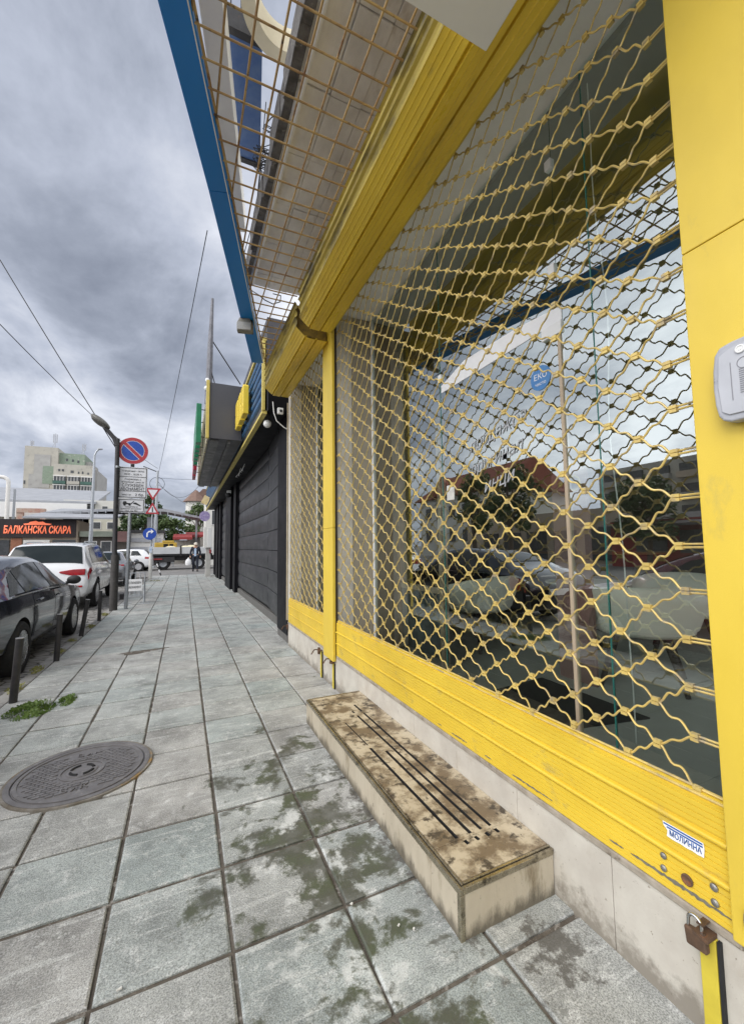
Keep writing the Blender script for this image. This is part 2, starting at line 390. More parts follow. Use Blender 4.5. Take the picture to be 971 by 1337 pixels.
def tile_mat():
    m = bpy.data.materials.new('paving_tile'); m.use_nodes = True
    t = NT(m.node_tree); b = m.node_tree.nodes['Principled BSDF']
    tc = t.n('ShaderNodeTexCoord'); v = tc.outputs['Object']
    sx = t.n('ShaderNodeSeparateXYZ'); t.l(v, sx.inputs[0]); X, Y = sx.outputs[0], sx.outputs[1]
    at = t.n('ShaderNodeAttribute', attribute_name='tint')
    sa = t.n('ShaderNodeSeparateColor'); t.l(at.outputs['Color'], sa.inputs[0])
    base = t.mix(sa.outputs[0], (.43, .425, .40, 1), (.375, .425, .41, 1))
    base = t.mix(t.math('MULTIPLY', sa.outputs[1], .45), base, (.46, .445, .415, 1))
    # broad wear, pale scuffs, fine grain
    wear = t.ramp(t.noise(v, 2.2, 9, .68), [(.32, .56), (.66, 1.2)])
    mul = t.n('ShaderNodeVectorMath', operation='MULTIPLY'); t.l(base, mul.inputs[0]); t.l(wear, mul.inputs[1]); base = mul.outputs[0]
    scuff = t.ramp(t.noise(v, 10, 12, .8), [(.53, 0.0), (.64, .7)])
    base = t.mix(scuff, base, (.66, .665, .64, 1))
    # stroke-like scuffs in two directions
    for ang, thr in ((38, .60), (-50, .63)):
        mp = t.n('ShaderNodeMapping'); mp.inputs['Rotation'].default_value = (0, 0, R_(ang)); mp.inputs['Scale'].default_value = (1.0, 9, 1)
        t.l(v, mp.inputs[0])
        st = t.ramp(t.noise(mp.outputs[0], 2.6, 4, .5), [(thr, 0.0), (thr + .05, .42)])
        base = t.mix(st, base, (.64, .65, .62, 1))
    grain = t.ramp(t.noise(v, 190, 4, .7), [(.34, .42), (.64, 1.28)])
    mul = t.n('ShaderNodeVectorMath', operation='MULTIPLY'); t.l(base, mul.inputs[0]); t.l(grain, mul.inputs[1]); base = mul.outputs[0]
    pit = t.ramp(t.noise(v, 58, 6, .8), [(.63, 0.0), (.69, .75)])
    base = t.mix(pit, base, (.15, .15, .14, 1))
    # damp mossy stains, strongest along the step
    def fall(ax, c, w):
        return t.math('SUBTRACT', 1.0, t.math('DIVIDE', t.math('ABSOLUTE', t.math('SUBTRACT', ax, c)), w), clamp=True)
    f1 = t.math('MULTIPLY', fall(X, .62, .75), fall(Y, 2.0, 1.9))
    n1 = t.noise(v, 4.0, 11, .70, .25)
    s1 = t.math('ADD', n1, t.math('MULTIPLY', t.math('POWER', f1, .55), .235))
    s1 = t.math('ADD', s1, t.math('MULTIPLY', t.noise(v, 20, 5, .7), .10))
    s1 = t.math('ADD', s1, t.math('MULTIPLY', t.math('SUBTRACT', sa.outputs[2], .5), .07))
    damp = t.ramp(s1, [(.700, 0.0), (.728, .28), (.740, .62), (.775, .96)])
    dcol = t.ramp(t.noise(v, 5, 5, .6), [(.36, (.15, .152, .135, 1)), (.48, (.085, .088, .066, 1)), (.62, (.078, .092, .05, 1))])
    base = t.mix(damp, base, dcol)
    # bleached residue round the stains
    res = t.ramp(t.math('ADD', t.noise(v, 5.5, 9, .7, .3), t.math('MULTIPLY', f1, .16)), [(.62, 0.0), (.70, .6)])
    res = t.math('MULTIPLY', res, t.math('SUBTRACT', 1.0, damp))
    base = t.mix(res, base, (.70, .71, .68, 1))
    # grime gathered against the step and wall foot
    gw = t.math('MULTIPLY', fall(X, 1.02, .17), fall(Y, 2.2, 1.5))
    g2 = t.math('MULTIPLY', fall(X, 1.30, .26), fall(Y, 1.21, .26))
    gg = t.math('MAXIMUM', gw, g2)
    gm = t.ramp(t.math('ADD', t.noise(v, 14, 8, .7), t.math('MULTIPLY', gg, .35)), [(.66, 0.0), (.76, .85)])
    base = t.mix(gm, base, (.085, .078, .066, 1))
    # scattered small dark spots everywhere
    sp = t.ramp(t.noise(v, 6.3, 9, .76, .2), [(.625, 0.0), (.66, .75)])
    base = t.mix(sp, base, (.16, .165, .15, 1))
    t.l(base, b.inputs['Base Color'])
    rr = t.ramp(damp, [(0.0, .74), (1.0, .42)]); t.l(rr, b.inputs['Roughness'])
    bn = t.n('ShaderNodeBump'); bn.inputs['Strength'].default_value = .55; bn.inputs['Distance'].default_value = .004
    h = t.math('ADD', t.noise(v, 110, 6, .7), t.math('MULTIPLY', t.noise(v, 16, 6, .6), 1.2))
    t.l(h, bn.inputs['Height']); t.l(bn.outputs[0], b.inputs['Normal'])
    return m
TILE = tile_mat()

def cobble_mat():
    m = bpy.data.materials.new('cobble_road'); m.use_nodes = True
    t = NT(m.node_tree); b = m.node_tree.nodes['Principled BSDF']
    tc = t.n('ShaderNodeTexCoord'); v = tc.outputs['Object']
    mp = t.n('ShaderNodeMapping'); mp.inputs['Scale'].default_value = (5.5, 8, 1); t.l(v, mp.inputs[0])
    vo = t.n('ShaderNodeTexVoronoi', feature='DISTANCE_TO_EDGE'); vo.inputs['Scale'].default_value = 1; t.l(mp.outputs[0], vo.inputs['Vector'])
    j = t.ramp(vo.outputs['Distance'], [(.02, 0.0), (.09, 1.0)])
    c = t.ramp(t.noise(v, 5, 7, .7), [(.35, (.22, .21, .195, 1)), (.65, (.36, .345, .32, 1))])
    col = t.mix(j, (.07, .065, .055, 1), c); t.l(col, b.inputs['Base Color']); b.inputs['Roughness'].default_value = .8
    bn = t.n('ShaderNodeBump'); bn.inputs['Strength'].default_value = .7; bn.inputs['Distance'].default_value = .03
    t.l(j, bn.inputs['Height']); t.l(bn.outputs[0], b.inputs['Normal'])
    return m
COBBLE = cobble_mat()

# ------------------------------------------------------------------ camera
W2C = None
def make_camera():
    F, H, roll = 530.0, 1.5, R_(-.7)
    yaw, pitch = R_(24.878), R_(4.476)
    c, s = math.cos(yaw), math.sin(yaw)
    f = Vector((s * math.cos(pitch), c * math.cos(pitch), math.sin(pitch)))
    r = Vector((c, -s, 0)); u = r.cross(f)
    r2 = r * math.cos(roll) + u * math.sin(roll); u2 = -r * math.sin(roll) + u * math.cos(roll)
    M = Matrix((r2, u2, -f)).transposed().to_4x4(); M.translation = Vector((0, 0, H))
    cd = bpy.data.cameras.new('camera'); co = bpy.data.objects.new('camera', cd); COL.objects.link(co)
    co.matrix_world = M
    cd.sensor_fit = 'VERTICAL'; cd.sensor_height = 36; cd.lens = F / 1337 * 36
    cd.shift_x = -1 / 1337; cd.shift_y = 3 / 1337
    cd.clip_start = .02; cd.clip_end = 3000
    SC.camera = co
make_camera()

# ------------------------------------------------------------------ ground
def xgrid(i): return .197 + .4475 * i
def ygrid(j): return 1.715 + .444 * j
def pavement():
    mb = MB(); tint = []
    rnd = random.Random(3)
    xs = [-1.56, -1.144 + .0] + [xgrid(i) for i in range(-2, 5)]
    xs = sorted(set([-1.56] + [xgrid(i) for i in range(-3, 4)] + [2.0]))
    for a, b in zip(xs[:-1], xs[1:]):
        for j in range(-7, 54):
            y0, y1 = ygrid(j), ygrid(j + 1)
            if b > 1.9 and y1 < 6.3: continue
            g = .0058 + rnd.random() * .0035; e = .007
            gy = g + .0025; x0, x1, ya, yb = a + g, b - g, y0 + gy, y1 - gy
            h = rnd.uniform(-.002, .002); tx = rnd.uniform(-.003, .003); ty = rnd.uniform(-.003, .003)
            cxm, cym = (x0 + x1) / 2, (ya + yb) / 2
            def z(x, y, d=0): return h + tx * (x - cxm) * 2 + ty * (y - cym) * 2 - d
            jit = lambda: rnd.uniform(-.0022, .0022)
            o = [(x0 + jit(), ya + jit()), (x1 + jit(), ya + jit()), (x1 + jit(), yb + jit()), (x0 + jit(), yb + jit())]
            ii = [(x0 + e, ya + e), (x1 - e, ya + e), (x1 - e, yb - e), (x0 + e, yb - e)]
            vs = [(p[0], p[1], -.03) for p in o] + [(p[0], p[1], z(p[0], p[1], .005)) for p in o] + [(p[0], p[1], z(p[0], p[1])) for p in ii]
            fs = []
            for q in range(4):
                r = (q + 1) % 4
                fs += [(q, r, 4 + r, 4 + q), (4 + q, 4 + r, 8 + r, 8 + q)]
            fs.append((8, 9, 10, 11))
            mb.add(vs, fs)
            c = (rnd.random(), rnd.random(), rnd.random(), 1)
            tint += [c] * 12
    o = mb.build('pavement', TILE, smooth=False)
    at = o.data.color_attributes.new('tint', 'FLOAT_COLOR', 'POINT')
    for i, c in enumerate(tint): at.data[i].color = c
    o['kind'] = 'structure'
    # soil bed seen in the joints
    b = MB(); b.box(-1.56, 2.0, -1.4, 25.6, -.11, -.0125); b.build('pavement_bed', MUD)['kind'] = 'structure'
    k = MB()
    rr = random.Random(5)
    y = -2.0
    while y < 25.4:
        L = rr.uniform(.8, 1.05)
        k.box(-1.70 + rr.uniform(-.008, .008), -1.572, y + .006, y + L - .006, -.25, rr.uniform(-.012, .0))
        y += L
    k.build('kerb', mat('kerb_stone', (.34, .33, .31), (.26, .25, .23), 5, .85, 0, .4, 50, spots=[((.12, .13, .07), 5, .58, .1)]), bevel=.012)['kind'] = 'structure'
    r = MB(); r.box(-9.0, -1.70, -30, 25.6, -.3, -.13); r.build('road', COBBLE)['kind'] = 'structure'
    a = MB(); a.box(-40, 30, 25.6, 46, -.3, -.045); a.build('cross_road', ASPHALT)['kind'] = 'structure'
    g = MB(); g.add([(-900, -900, -.32), (900, -900, -.32), (900, 900, -.32), (-900, 900, -.32)], [(0, 1, 2, 3)]); g.build('ground', GROUND)['kind'] = 'structure'
    p = MB(); p.box(-24, -9.0, -30, 25.6, -.3, -.02); p.build('opposite_pavement', ASPHALT)['kind'] = 'structure'
pavement()

# ------------------------------------------------------------------ manhole
def manhole():
    c = Vector((-.592, 3.44, 0)); Rr = .372
    t = thing('manhole_cover', 'round cast iron manhole cover set into the pavement tiles', 'manhole cover', c)
    m = MB(); m.lathe([(Rr + .03, -.02), (Rr + .03, .007), (Rr + .012, .009), (Rr, .007), (Rr - .004, -.004)], c, 64)
    m.build('rim', CAST_IRON, t, smooth=True)
    f = MB(); f.lathe([(Rr + .050, -.02), (Rr + .047, .004), (Rr + .031, .0045), (Rr + .031, -.02), (Rr + .050, -.02)], c, 48)
    f.build('mortar_collar', mat('collar_mortar', (.27, .25, .22), (.14, .12, .09), 9, .95, 0, .6, 40, spots=[((.30, .19, .07), 4, .56, .05)]), t)
    l = MB(); l.lathe([(1e-4, .002), (Rr - .008, .002), (Rr - .008, -.02)], c, 64)
    # raised ring and hub
    l.lathe([(Rr - .012, .001), (Rr - .013, .008), (Rr - .035, .008), (Rr - .036, .001)], c, 64)
    l.lathe([(.001, .007), (.088, .007), (.09, .001)], c, 32)
    l.lathe([(.118, .001), (.117, .0075), (.13, .0075), (.131, .001)], c, 40)
    # basket-weave studs
    s = .044
    ca, sa = math.cos(R_(8)), math.sin(R_(8))
    for i in range(-9, 10):
        for j in range(-9, 10):
            px = i * s + (s / 2 if j % 2 else 0); py = j * s * .62
            r = math.hypot(px, py)
            if r > Rr - .06 or r < .145: continue
            if abs(px) < .10 and abs(py) > .2 and abs(py) < .27: continue
            x = px * ca - py * sa; y = px * sa + py * ca
            M = Matrix.Rotation(R_(8), 4, 'Z')
            l.obox((c.x + x, c.y + y, .004), (s * .84, s * .62 * .76, .008), M)
    for j in range(-16, 17):
        for i in range(-9, 10): pass
    lo = l.build('lid', CAST_IRON, t, bevel=.0)
    h = MB()
    for k in range(4):
        pts = []
        for q in range(9):
            a = R_(90 * k + 15 + q * 7.5)
            pts.append((c.x + .066 * math.cos(a), c.y + .066 * math.sin(a), .0072))
        h.tube(pts, .0095, 6)
    h.build('lifting_slot', BLACK, t)
    for k, (w, ya) in enumerate((('ВиК', 1), ('ВиК', -1))):
        text(w, 'lettering', CAST_IRON, t, (c.x, c.y + .235 * ya, .003), (ca, sa, 0), (-sa, ca, 0), .075, .006, spacing=1.15)
    t.location.z = .007
manhole()

# ------------------------------------------------------------------ stone step
def step():
    t = thing('stone_step', 'low stained stone step with brass edge trim and long black vent slots in its top', 'step', (1.23, 2.45, 0))
    x0, x1, y0, y1, h = .985, 1.476, 1.372, 3.525, .185
    core = MB(); core.box(x0 + .02, x1, y0 + .02, y1 - .02, -.01, h - .025); core.build('core', BLACK, t)
    f = MB(); js = [y0 + .012, 1.582, 2.091, 2.589, 3.076, y1]
    for a, b in zip(js[:-1], js[1:]): f.box(x0, x0 + .018, a + .0012, b - .0012, -.005, h - .022)
    f.build('front_panel', STEP_FACE, t, bevel=.0015)
    e = MB(); e.box(x0 + .02, x1 - .002, y0, y0 + .018, -.005, h - .022); e.build('end_panel', STEP_FACE, t, bevel=.0015)
    e = MB(); e.box(x0 + .02, x1 - .002, y1 - .018, y1, -.005, h - .022); e.build('end_panel', STEP_FACE, t, bevel=.0015)
    top = MB(); js = [y0 + .03, 1.59, 2.09, 2.57, 3.07, y1 - .012]
    for a, b in zip(js[:-1], js[1:]): top.box(x0 + .032, x1, a + .001, b - .001, h - .024, h)
    o = top.build('top_slab', [STEP_TOP, BLACK], t)
    cut = MB()
    for (xa, xb, ya, yb, w) in ((1.141, 1.131, 1.604, 2.52, .013), (1.131, 1.121, 2.56, 2.95, .006), (1.216, 1.206, 1.604, 2.44, .013), (1.277, 1.252, 1.604, 3.03, .012), (1.332, 1.316, 1.604, 3.05, .012),
                             (1.316, 1.312, 3.09, 3.24, .012), (1.25, 1.248, 3.085, 3.125, .012)):
        cut.beam((xa, ya, h), (xb, yb, h), w * 1.35, .06)
    for xx in (1.166, 1.224, 1.283, 1.338): cut.beam((xx, 1.553, h), (xx - .003, 1.578, h), .017, .06)
    cut.v = [tuple(Vector(p) - Vector(t['_org'])) for p in cut.v]
    boolean(o, cut)
    tr = MB(); tr.box(x0 - .004, x0 + .010, y0 - .004, y1, h - .022, h + .003)
    tr.box(x0 + .016, x0 + .026, y0 + .014, y1 - .01, h - .018, h + .004)
    tr.box(x0 + .0105, x1 - .001, y0 - .004, y0 + .010, h - .022, h + .003)
    tr.box(x0 + .027, x1 - .001, y0 + .016, y0 + .026, h - .018, h + .004)
    tr.box(x0 + .012, x1 - .001, y1 - .0105, y1 + .002, h - .022, h + .003)
    tr.build('edge_trim', BRASS, t, bevel=.003)
    c = MB(); c.box(x0 - .003, x0 + .019, y0 - .003, y0 + .0195, -.005, h - .0225); c.build('corner_trim', BRASS, t, bevel=.003)
step()

# ------------------------------------------------------------------ yellow shop building
XW = 1.478
def shop():
    t = thing('shop_building', 'yellow shopfront building with pale stone plinth and large barred window', 'shop', (3.5, 2.5, 0))
    # plinth of stone plates
    p = MB(); js = [-1.6, -.9, -.35, .2, .62, 1.101, 1.58, 2.061, 2.547, 3.048, 3.556, 3.96, 4.36, 4.75, 5.15, 5.55, 5.95, 6.33]
    for a, b in zip(js[:-1], js[1:]): p.box(XW, XW + .02, a + .0012, b - .0012, -.06, .329)
    p.build('plinth', MARBLE, t, bevel=.0012)
    p = MB(); p.box(XW + .02, 1.93, -4.4, 6.33, -.06, .329); p.build('plinth_core', CONCRETE, t)
    s = MB(); s.box(XW - .008, 1.96, .70, 4.12, .331, .357); s.box(XW - .008, 1.96, 4.47, 6.33, .331, .357)
    s.build('sill', MARBLE_DK, t, bevel=.004)
    # side jambs: far end of each bay
    for (ya, yb, dx) in ((4.155, 4.46, 0), (6.31, 6.45, 0)):
        j = MB(); j.box(1.500, 1.68, ya, yb, .357, 4.13); j.build('jamb_facing', MARBLE, t)
        j = MB(); js = [.357, .95, 1.55, 2.15, 2.75, 3.35, 4.13]
        for a, b in zip(js[:-1], js[1:]): j.box(1.682, 1.93, ya + .004, yb - .004, a + .001, b - .001)
        j.build('jamb_tiling', JAMB, t)
    j = MB(); j.box(1.9605, 2.25, 4.165, 4.45, .35, 4.1); j.build('jamb_panel', WOOD, t)
    j = MB(); j.box(1.62, 1.95, .06, .55, .357, 4.13); j.build('jamb_facing', MARBLE, t)
    # soffit over the opening
    h = MB(); h.box(1.50, 1.955, -.6, 6.45, 4.135, 4.3); h.build('soffit', SOFFIT, t)
    # wall above the shutters, slab and upper storey
    w = MB(); w.box(1.45, 1.9, -.7, 6.45, 4.302, 4.8); w.build('head_wall', CONCRETE, t)
    s = MB()
    y = -3.0
    y = -.7  # slab stops short out of view so more daylight reaches the interior
    while y < 5.04:
        yb = min(5.05, y + .55)
        for xa, xc in ((.665, .90), (.903, 1.14), (1.143, 1.38), (1.383, 2.4)): s.box(xa, xc, y, yb - .006, 4.803 + random.uniform(0, .012), 5.0)
        y += .55
    s.build('canopy_slab', CONCRETE, t, bevel=.004)
    e = MB(); rr = random.Random(9)
    y = -.7
    while y < 5.04:
        yb = min(5.05, y + rr.uniform(.12, .3)); e.box(.598 + rr.uniform(-.012, .012), .662, y, yb, 4.79 + rr.uniform(-.012, .012), 5.03); y = yb
    e.build('slab_edge', CONC_EDGE, t, bevel=.006)
    u = MB(); u.box(2.4, 7.3, -7.4, 5.05, 4.901, 9.5); u.build('upper_wall', PLASTER_W, t)
    # interior
    f = MB()
    for i in range(9):
        for j in range(-10, 13): f.box(1.95 + i * .6, 1.95 + i * .6 + .597, -1.2 + j * .6, -1.2 + j * .6 + .597, .30, .345)
    f.build('shop_floor', FLOOR_IN, t)
    b = MB(); b.box(6.9, 7.1, 1.6, 6.5, -.1, 4.3); b.box(6.9, 7.1, -7.2, 1.6, -.1, .9); b.box(1.62, 7.1, -7.4, -7.2, -.1, 4.3); b.box(2.25, 7.1, 6.46, 6.6, -.1, 4.3)
    b.build('inner_wall', WALL_IN, t)  # out-of-view back wall and street bay left open to let daylight in
    c = MB(); c.box(1.96, 7.1, -7.4, 6.6, 4.1, 4.28); c.build('shop_ceiling', CEIL_IN, t)
    c = MB(); c.box(1.9, 7.1, -7.4, 6.6, 4.802, 4.9); c.box(7.1, 7.2, 1.6, 6.6, -.1, 4.9); c.build('roof_slab', CONCRETE, t)
    k = MB()
    for i in range(40):
        yy = 4.5 + i * .0445; k.box(2.52 + .03 * math.sin(i * 1.3), 2.60, yy, yy + .044, .35, 4.09)
    k.build('curtain', YEL_WALL, t, smooth=True, ang=80)
shop()

def window(y0, y1, label, extras):
    t = thing('shop_window', label, 'window', (1.93, (y0 + y1) / 2, .357))
    if extras: cuts = [y0, 1.375, 1.585, 2.78, y1]
    else: cuts = [y0, y1]
    for a, b in zip(cuts[:-1], cuts[1:]):
        g = MB(); g.cur = 1; g.box(1.930, 1.936, a + .002, b - .002, .36, 4.13); g.m[5] = 0; g.build('pane', [GLASS, GLASS_BACK], t)
    f = MB(); f.box(1.922, 1.958, y1 - .032, y1, .357, 4.134); f.build('frame', WHITE_CLEAN, t)
    f = MB(); f.box(1.922, 1.958, y0, y1 - .034, .357, .385); f.build('frame', STEEL, t)
    if extras:
        e = MB()
        for yy in (1.375, 2.78): e.box(1.928, 1.938, yy - .005, yy + .0015, .386, 4.12)
        e.build('glass_edge', GLASS_EDGE, t)
        p = MB(); p.box(1.922, 1.952, 1.573, 1.593, .386, 2.70); p.build('door_stile', WOOD_LT, t)
        p = MB(); p.box(1.915, 1.950, 1.560, 1.70, 2.705, 2.775); p.build('patch_fitting', WHITE_CLEAN, t, bevel=.003)
        for (yy, zz) in ((1.60, 3.76), (1.612, 3.11), (2.77, 2.9)):
            p = MB(); p.box(1.915, 1.952, yy - .022, yy + .022, zz - .03, zz + .03); p.build('patch_fitting', WHITE_CLEAN, t, bevel=.003)
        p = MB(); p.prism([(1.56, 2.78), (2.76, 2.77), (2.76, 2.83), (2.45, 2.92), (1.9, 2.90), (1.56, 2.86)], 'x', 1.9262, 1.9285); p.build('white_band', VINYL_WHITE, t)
        s = MB(); M = Matrix(((0, 0, -1), (0, 1, 0), (1, 0, 0)))
        s.lathe([(1e-4, 0), (.075, 0), (.075, .0015), (1e-4, .0015)], (1.9285, 1.73, 2.50), 32, M); s.build('round_sticker', STICK_BLUE, t)
        text('ЕКО', 'lettering', VINYL_WHITE, t, (1.9265, 1.73, 2.51), (0, -1, 0), (0, 0, 1), .05, .0006)
        text('чисто', 'lettering', VINYL_WHITE, t, (1.9265, 1.73, 2.465), (0, -1, 0), (0, 0, 1), .03, .0006)
        s = MB(); s.box(1.9265, 1.9285, 2.62, 2.72, 1.86, 1.98); s.build('paper_notice', PAPER, t)
        for (w, yy, zz, wd) in (('продажба', 2.14, 2.27, .62), ('оригинал', 2.16, 2.09, .58), ('инци', 2.13, 1.93, .34)):
            text(w, 'lettering', FROST, t, (1.9265, yy, zz), (0, -.985, .172), (0, .172, .985), .125, .0006, shear=.4, width=wd * .92)
        c = MB(); pts = []
        for i in range(30):
            z = 4.05 - i * .121; pts.append((1.975 + .01 * math.sin(i * .7), 1.36 - .006 * i * .3 + .012 * math.sin(i * .45), z))
        c.tube(pts, .0035, 5); c.build('hanging_cord', CABLE_W, t)
window(.3, 4.152, 'large glass shop window behind the wide grille, with white lettering and a blue sticker', True)
window(4.47, 6.308, 'narrow glass shop window behind the far grille, with yellow curtain inside', False)

# ------------------------------------------------------------------ roller grilles
def lattice(mb, y0, y1, z0, z1, x, ya, za, full):
    dy, dz = .1125, .0768
    ny = int((y1 - ya) / dy); nz = int((z1 - za) / dz)
    N = 14 if full else 6; sides = 6 if full else 4
    r = .0040
    def node(i, j): return (x, ya + dy * i, za + dz * j)
    rnd = random.Random(21)
    off = {}
    def P(i, j):
        if (i, j) not in off: off[(i, j)] = (rnd.uniform(-.006, .006), rnd.gauss(0, .0045), rnd.gauss(0, .0055))
        o = off[(i, j)]; n = node(i, j); return Vector((n[0] + o[0], n[1] + o[1], n[2] + o[2]))
    for i in range(0, ny + 1):
        for j in range(0, nz + 1):
            if (i + j) % 2: continue
            p = P(i, j)
            # links up and down towards larger y
            for s in (-1, 1):
                if i + 1 > ny or j + s < 0 or j + s > nz: continue
                q = P(i + 1, j + s)
                pts = []; am = .085 + rnd.uniform(-.03, .03)
                for k in range(N + 1):
                    u = k / N
                    w = u - am * math.sin(4 * math.pi * u)
                    pts.append((p.x + (q.x - p.x) * u + .004 * s * (1 if u < .5 else -1) * abs(math.sin(2 * math.pi * u)), p.y + (q.y - p.y) * u, p.z + (q.z - p.z) * w))
                mb.tube(pts, r, sides, caps=False)
            mb.box(p.x - .0085, p.x + .007, p.y - .0120, p.y + .0120, p.z - .0125, p.z - .0012)
            mb.box(p.x - .0085, p.x + .007, p.y - .0120, p.y + .0120, p.z + .0012, p.z + .0125)
            if i == 0:
                for d in (-.0055, .0055): mb.tube([(p.x, p.y, p.z + d), (p.x, y0 - .02, p.z + d + .001)], r, sides, caps=False)
            elif i == 1 and j % 2 == 1:
                pass
            if i == ny:
                for d in (-.0055, .0055): mb.tube([(p.x, p.y, p.z + d), (p.x, y1 + .012, p.z + d)], r, sides, caps=False)

def rail_profile(x):
    # (x, z) outline of a ribbed bottom rail, street side first
    pts = []
    def line(z0, z1, n):
        for i in range(n):
            za = z0 + (z1 - z0) * i / n; zb = z0 + (z1 - z0) * (i + 1) / n
            pts.extend([(x + .0032, za), (x + .0032, za + .0010), (x, za + .0026), (x, zb - .0014), (x + .0032, zb - .0003)])
    def ridge(zc, h, d):
        for k in range(9):
            a = math.pi * k / 8
            pts.append((x - d * math.sin(a), zc - h / 2 * math.cos(a)))
        pts.append((x + .005, zc + h / 2 + .001)); pts.append((x + .005, zc + h / 2 + .005))
    line(.358, .470, 6); pts.append((x + .005, .471)); pts.append((x + .005, .4745)); ridge(.484, .018, .009)
    line(.4985, .585, 5); pts.append((x + .005, .586)); pts.append((x + .005, .5895)); ridge(.600, .018, .009)
    line(.616, .690, 4)
    pts += [(x + .001, .692), (x + .001, .697), (x + .012, .699), (x + .012, .716), (x + .022, .718), (x + .03, .718), (x + .03, .358)]
    return pts

def grille(y0, y1, ya, label, group, full):
    t = thing('roller_grille', label, 'roller grille', (1.5, (y0 + y1) / 2, .358), group=group)
    l = MB(); lattice(l, y0, y1, .719, 3.98, 1.497, ya, .724, full); l.build('lattice', WIRE_Y, t, smooth=True, ang=50)
    r = MB(); pf = rail_profile(1.474); r.prism(pf, 'y', y0 + .004, y1 - .004)
    r.m[len(pf) - 2] = 1; r.m[len(pf) - 3] = 1  # back faces coloured dark, standing in for shade behind the rail
    rail = r.build('bottom_rail', [Y_PAINT, mat('shaded_rail_back', (.085, .08, .07), (.06, .055, .05), 6, .7)], t, smooth=True, ang=25)
    b = MB(); b.tube([(1.486, y0 + .004, .708), (1.486, y1 - .004, .708)], .005, 8); b.tube([(1.497, y0 + .004, .723), (1.497, y1 - .004, .723)], .0048, 8)
    b.build('tie_rod', WIRE_Y, t, smooth=True)
    return t, rail
G1, RAIL1 = grille(.715, 4.125, .80, 'wide wavy wire roller grille over the large window, with a blue and white sticker', 'yellow roller grilles', True)
G2, RAIL2 = grille(4.47, 6.30, 4.56, 'narrow wavy wire roller grille between the slim yellow post and the black shop', 'yellow roller grilles', False)
def rail_bits():
    for (yy, zz, r, big) in ((.905, .458, .0105, 0), (.907, .418, .0105, 0), (.836, .430, .017, 1), (.762, .460, .0115, 0), (.762, .416, .0115, 0)):
        s = MB(); M = Matrix(((0, 0, -1), (0, 1, 0), (1, 0, 0)))
        if big: s.lathe([(r, 0), (r, .004), (r * .8, .005), (r * .6, .003), (1e-4, .003)], (1.4735, yy, zz), 20, M)
        else: s.lathe([(r, 0), (r * .92, .004), (r * .5, .007), (1e-4, .0075)], (1.4735, yy, zz), 16, M)
        s.build('lock_cylinder' if big else 'rivet', RUST if big else STEEL, RAIL1, smooth=True)
    s = MB(); s.prism([(.9, .573), (.782, .573), (.780, .556), (.783, .530), (.79, .5305), (.80, .529), (.815, .531), (.83, .529), (.85, .5305), (.87, .529), (.889, .531), (.886, .55), (.898, .562)], 'x', 1.4705, 1.4722)
    st = s.build('maker_sticker', VINYL_WHITE, G1)
    s = MB(); s.box(1.4695, 1.4706, .784, .897, .5665, .571); s.box(1.4695, 1.4706, .784, .887, .5585, .5630); s.build('blue_stripe', INK_BLUE, st)
    text('МОЛИННА', 'lettering', INK_BLUE, st, (1.4703, .834, .5455), (0, -1, 0), (0, 0, 1), .024, .0008, bold=.02, width=.092)
    # torn dark strip where the paint has peeled along the foot of the rail
    rr = random.Random(4); w = MB()
    for (ya, yb, zc, th) in ((.722, 1.02, .399, .0075), (1.045, 1.10, .392, .003), (1.36, 1.60, .388, .0045), (1.75, 1.80, .386, .003), (1.95, 2.10, .385, .004), (2.20, 2.24, .384, .003)):
        n = max(4, int((yb - ya) / .008)); up = []; dn = []
        for k in range(n + 1):
            u = k / n; yy = ya + (yb - ya) * u; e = math.sin(math.pi * u) ** .4
            up.append((yy, zc - (yy - ya) * .02 + e * th * rr.uniform(.15, 1.0))); dn.append((yy, zc - (yy - ya) * .02 - e * th * rr.uniform(.1, 1.2)))
        w.prism(up + dn[::-1], 'x', 1.4712, 1.4752)
    po = w.build('peeled_paint', mat('peeled_grey', (.12, .115, .10), (.2, .18, .13), 30, .8), RAIL1); po['kind'] = 'stuff'
rail_bits()

